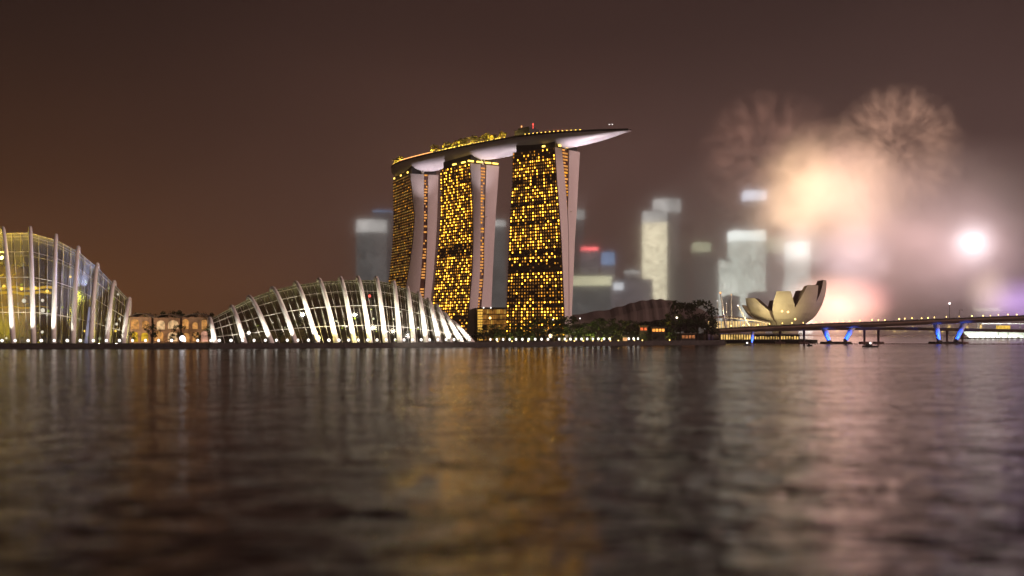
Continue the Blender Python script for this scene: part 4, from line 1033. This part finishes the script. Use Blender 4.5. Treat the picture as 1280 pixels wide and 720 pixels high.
# ------------------------------------------------------------------ fireworks and their smoke
def vol_mat(name, kind, col, strength, falloff=1.0, nscale=1.6, namp=.8, ray=0, seed=0, shell=0, aniso=0):
    """soft ball of glow for sparks or lit smoke (EMIT) or drifting smoke (SCATTER) in unit-sphere object space"""
    m = bpy.data.materials.new(name); m.use_nodes = True; t = m.node_tree; nd = t.nodes; lk = t.links
    for n in list(nd): nd.remove(n)
    o = nd.new('ShaderNodeOutputMaterial'); c = nd.new('ShaderNodeTexCoord')
    def math_(op, a, b=None, clamp=False):
        n = nd.new('ShaderNodeMath'); n.operation = op; n.use_clamp = clamp
        for i, v in enumerate((a, b)):
            if v is None: continue
            if isinstance(v, (int, float)): n.inputs[i].default_value = v
            else: lk.new(v, n.inputs[i])
        return n.outputs[0]
    ln = nd.new('ShaderNodeVectorMath'); ln.operation = 'LENGTH'; lk.new(c.outputs['Object'], ln.inputs[0]); r_ = ln.outputs['Value']
    if ray:
        nv = nd.new('ShaderNodeVectorMath'); nv.operation = 'NORMALIZE'; lk.new(c.outputs['Object'], nv.inputs[0])
        ns = nd.new('ShaderNodeTexNoise'); ns.noise_dimensions = '4D'; ns.inputs['Scale'].default_value = ray; ns.inputs['Detail'].default_value = 1
        lk.new(nv.outputs[0], ns.inputs['Vector']); w4 = math_('MULTIPLY', r_, .7); lk.new(math_('ADD', w4, seed), ns.inputs['W'])
    else:
        ns = nd.new('ShaderNodeTexNoise'); ns.noise_dimensions = '4D'; ns.inputs['Scale'].default_value = nscale; ns.inputs['Detail'].default_value = 3; ns.inputs['W'].default_value = seed
        ns.inputs['Distortion'].default_value = .4
        lk.new(c.outputs['Object'], ns.inputs['Vector'])
    f = math_('POWER', math_('SUBTRACT', 1, r_, True), falloff)
    if shell:
        f = math_('MULTIPLY', math_('SUBTRACT', 1, math_('POWER', r_, 6), True), math_('ADD', math_('MULTIPLY', r_, shell), .25))
    nz = nd.new('ShaderNodeMapRange'); nz.inputs[1].default_value = .5 if ray else .5-.22/max(.3, namp); nz.inputs[2].default_value = .68 if ray else .5+.22/max(.3, namp); nz.inputs[3].default_value = 0 if ray else 1-namp; nz.inputs[4].default_value = 4 if ray else 1+namp
    lk.new(ns.outputs[0], nz.inputs[0])
    den = math_('MULTIPLY', math_('MULTIPLY', f, nz.outputs[0]), strength)
    if kind == 'EMIT':
        e = nd.new('ShaderNodeEmission'); e.inputs[0].default_value = (*col, 1); lk.new(den, e.inputs[1])
    else:
        e = nd.new('ShaderNodeVolumeScatter'); e.inputs['Color'].default_value = (*col, 1); lk.new(den, e.inputs['Density']); e.inputs['Anisotropy'].default_value = aniso
    lk.new(e.outputs[0], o.inputs['Volume'])
    return m
def volball(px, py, d, rx, ry, material, name, parent=None, rd=None):
    c = P(px, py, d); k = d/FPX; m = MB(); m.ball((0, 0, 0), 1.0, 24, 16); o = m.build(name, material)
    o.scale = (rx*k, (rd or rx)*k, ry*k); o.location = c
    if parent is not None: o.parent = parent; o.location = c-worldloc(parent)
    return o
def burst(px, py, d, rx, ry, label, col, strength, sparks=0, spark_col=None, spark_st=.1, **kw):
    c = P(px, py, d); rt = empty('firework', c, label, 'firework', 'fireworks over the bay'); k = d/FPX
    volball(px, py, d, rx, ry, vol_mat('glow_'+str(len(bpy.data.materials)), 'EMIT', col, strength/(rx*k), **kw), 'glow', rt)
    rg = random.Random(int(px)); n = max(10, sparks); rest = MB(); mt_ = emit('sparks_'+str(len(bpy.data.materials)), spark_col or col, spark_st, .6, .05, 'NONE', True)
    for i in range(n):
        a = rg.random()*2*PI; e = math.asin(rg.uniform(-1, 1)); dv = Vector((math.cos(a)*math.cos(e), math.sin(a)*math.cos(e), math.sin(e)))
        r0 = rg.uniform(.45, .7); r1 = rg.uniform(.8, .98); pts = [c+Vector((dv.x*rx, dv.y*rx, dv.z*ry))*k*q-Vector((0, 0, 8*q*q)) for q in (r0, (r0+r1)/2, r1)]
        m = MB() if i < 100 else rest
        m.tube(pts, [.15, .5, .25], 4)
        if i < 100: m.build('spark_trail', mt_, rt)
    if rest.v: tag(rest.build('spark_trail', mt_, rt), kind='stuff')
    return rt
FDST = 2450
burst(1118, 188, FDST, 86, 84, 'highest brownish burst of falling spark streaks', (1, .56, .38), 0.203, 150, (1, .5, .3), .05, ray=6, namp=.95, shell=1.0, seed=1)
burst(962, 196, FDST+60, 92, 88, 'faint brown burst beyond the cream glow', (1, .5, .36), 0.0945, 120, (1, .45, .3), .03, ray=5, namp=.95, shell=.8, seed=2)
burst(1036, 236, FDST, 104, 96, 'largest cream coloured glowing burst', (1, .62, .39), 1.6, 30, (1, .7, .4), .12, falloff=1.5, nscale=1.9, namp=1.0, seed=3.3)
burst(1000, 226, FDST-20, 62, 60, 'cream glow leaning out of the largest burst towards the towers', (1, .64, .36), .85, 12, (1, .7, .4), .1, falloff=1.4, nscale=2.2, namp=1.0, seed=13.1)
burst(984, 270, FDST-30, 62, 50, 'smaller cream glow beside the white crowned tower', (1, .66, .42), 1.1, 12, (1, .7, .4), .1, falloff=1.3, nscale=2.0, namp=1.0, seed=4.6)
burst(1062, 250, FDST+30, 84, 86, 'dim rosy glow between the largest burst and the brown streaks', (1, .58, .46), 1.3, 12, (1, .7, .4), .06, falloff=1.3, nscale=2.2, namp=1.0, seed=14.2)
burst(1066, 322, FDST-40, 56, 52, 'lilac white burst low above the museum', (1, .74, .80), .9, 14, (1, .9, .9), .1, falloff=1.0, nscale=2.0, namp=.8, seed=5)
burst(1000, 308, FDST-50, 40, 38, 'small white burst at the top of the white lit tower', (1, .84, .78), 1.0, 10, (1, .9, .9), .1, falloff=1.3, nscale=1.8, namp=.6, seed=6)
burst(1216, 305, FDST-60, 58, 60, 'brilliant white burst standing apart above the street lamps', (1, .86, .92), 7.0, 24, (1, .95, .95), .08, falloff=4.4, nscale=1.8, namp=.5, seed=7)
burst(1214, 318, FDST-20, 92, 92, 'pale rosy glow spreading around the brilliant white burst', (1, .62, .64), .65, 12, (1, .9, .9), .04, falloff=1.3, nscale=2.0, namp=.9, seed=17)
burst(1044, 384, FDST-70, 74, 50, 'orange and pink glow low beside the museum', (1, .52, .38), 3.4, 10, (1, .5, .4), .1, falloff=1.3, nscale=1.8, namp=.6, seed=8)
burst(1082, 374, FDST-80, 42, 34, 'small pink glow low over the bridge', (1, .35, .40), 0.8, 10, (1, .4, .5), .1, falloff=1.2, nscale=2, namp=.5, seed=9)
burst(1272, 378, FDST-60, 62, 38, 'purple glow low over the bridge near the street lamps', (.72, .42, 1), 1.2, 10, (.8, .5, 1), .1, falloff=1.3, nscale=2, namp=.5, seed=10)  # purple stage light on smoke, put in as a glow ball
burst(1140, 300, FDST+10, 120, 100, 'added mauve glow for lit smoke between the lilac and the brilliant white bursts', (1, .58, .56), .6, 12, (1, .9, .9), .04, falloff=1.0, nscale=2.2, namp=1.0, seed=21)  # no burst here: emission put in for smoke lit by the fireworks
burst(1185, 278, FDST+60, 175, 112, 'added widest palest beige glow for haze in the smoke up to the frame edge', (1, .66, .58), .24, 10, (1, .8, .7), .03, falloff=1.1, nscale=2.6, namp=1.0, seed=31)  # light in the wide haze put in as an emitting ball, not a burst
burst(1236, 368, FDST-60, 34, 40, 'small cream glow beside the purple one', (1, .74, .5), 0.84, 10, (1, .8, .6), .1, falloff=1.2, nscale=2, namp=.5, seed=11)
SM = vol_mat('firework_smoke', 'SCATTER', (.92, .82, .83), .0052, falloff=.6, nscale=1.5, namp=.9, seed=3)
SM2 = vol_mat('firework_smoke_thin', 'SCATTER', (.92, .80, .80), .0034, falloff=.9, nscale=1.5, namp=.95, seed=8)
tag(volball(1120, 330, FDST, 290, 150, SM, 'smoke', rd=150), 'broad mauve smoke bank drifting over the far shore', 'smoke', kind='stuff')
tag(volball(1250, 290, FDST+120, 210, 130, SM2, 'smoke', rd=130), 'thin grey smoke drifting around the brilliant white burst', 'smoke', kind='stuff')
SM3 = vol_mat('skyline_veil_smoke', 'SCATTER', (.92, .82, .82), .0012, falloff=.5, nscale=2.0, namp=.6, seed=12)  # added smoke, put in to soften the skyline behind it
tag(volball(800, 345, FDST, 230, 90, SM3, 'smoke', rd=110), 'low mauve smoke added before the far skyscrapers to veil them', 'smoke', kind='stuff')
tag(volball(960, 300, FDST+200, 150, 150, SM2, 'smoke', rd=120), 'brown smoke veiling the skyscrapers', 'smoke', kind='stuff')

# added mist bank over the far bay, made up to blur whatever stands behind
def blur_mist_mat(density):
    m = bpy.data.materials.new('blur_mist'); m.use_nodes = True; t = m.node_tree
    for n in list(t.nodes): t.nodes.remove(n)
    o = t.nodes.new('ShaderNodeOutputMaterial'); v = t.nodes.new('ShaderNodeVolumeScatter')
    v.inputs['Color'].default_value = (.99, .985, .98, 1); v.inputs['Density'].default_value = density; v.inputs['Anisotropy'].default_value = .998
    t.links.new(v.outputs[0], o.inputs['Volume']); return m
m = MB(); m.box((250, 2190, 354), (3600, 120, 700)); tag(m.build('mist', blur_mist_mat(.026)), 'added bank of mist over the far bay, softening the skyline', 'mist', kind='stuff')
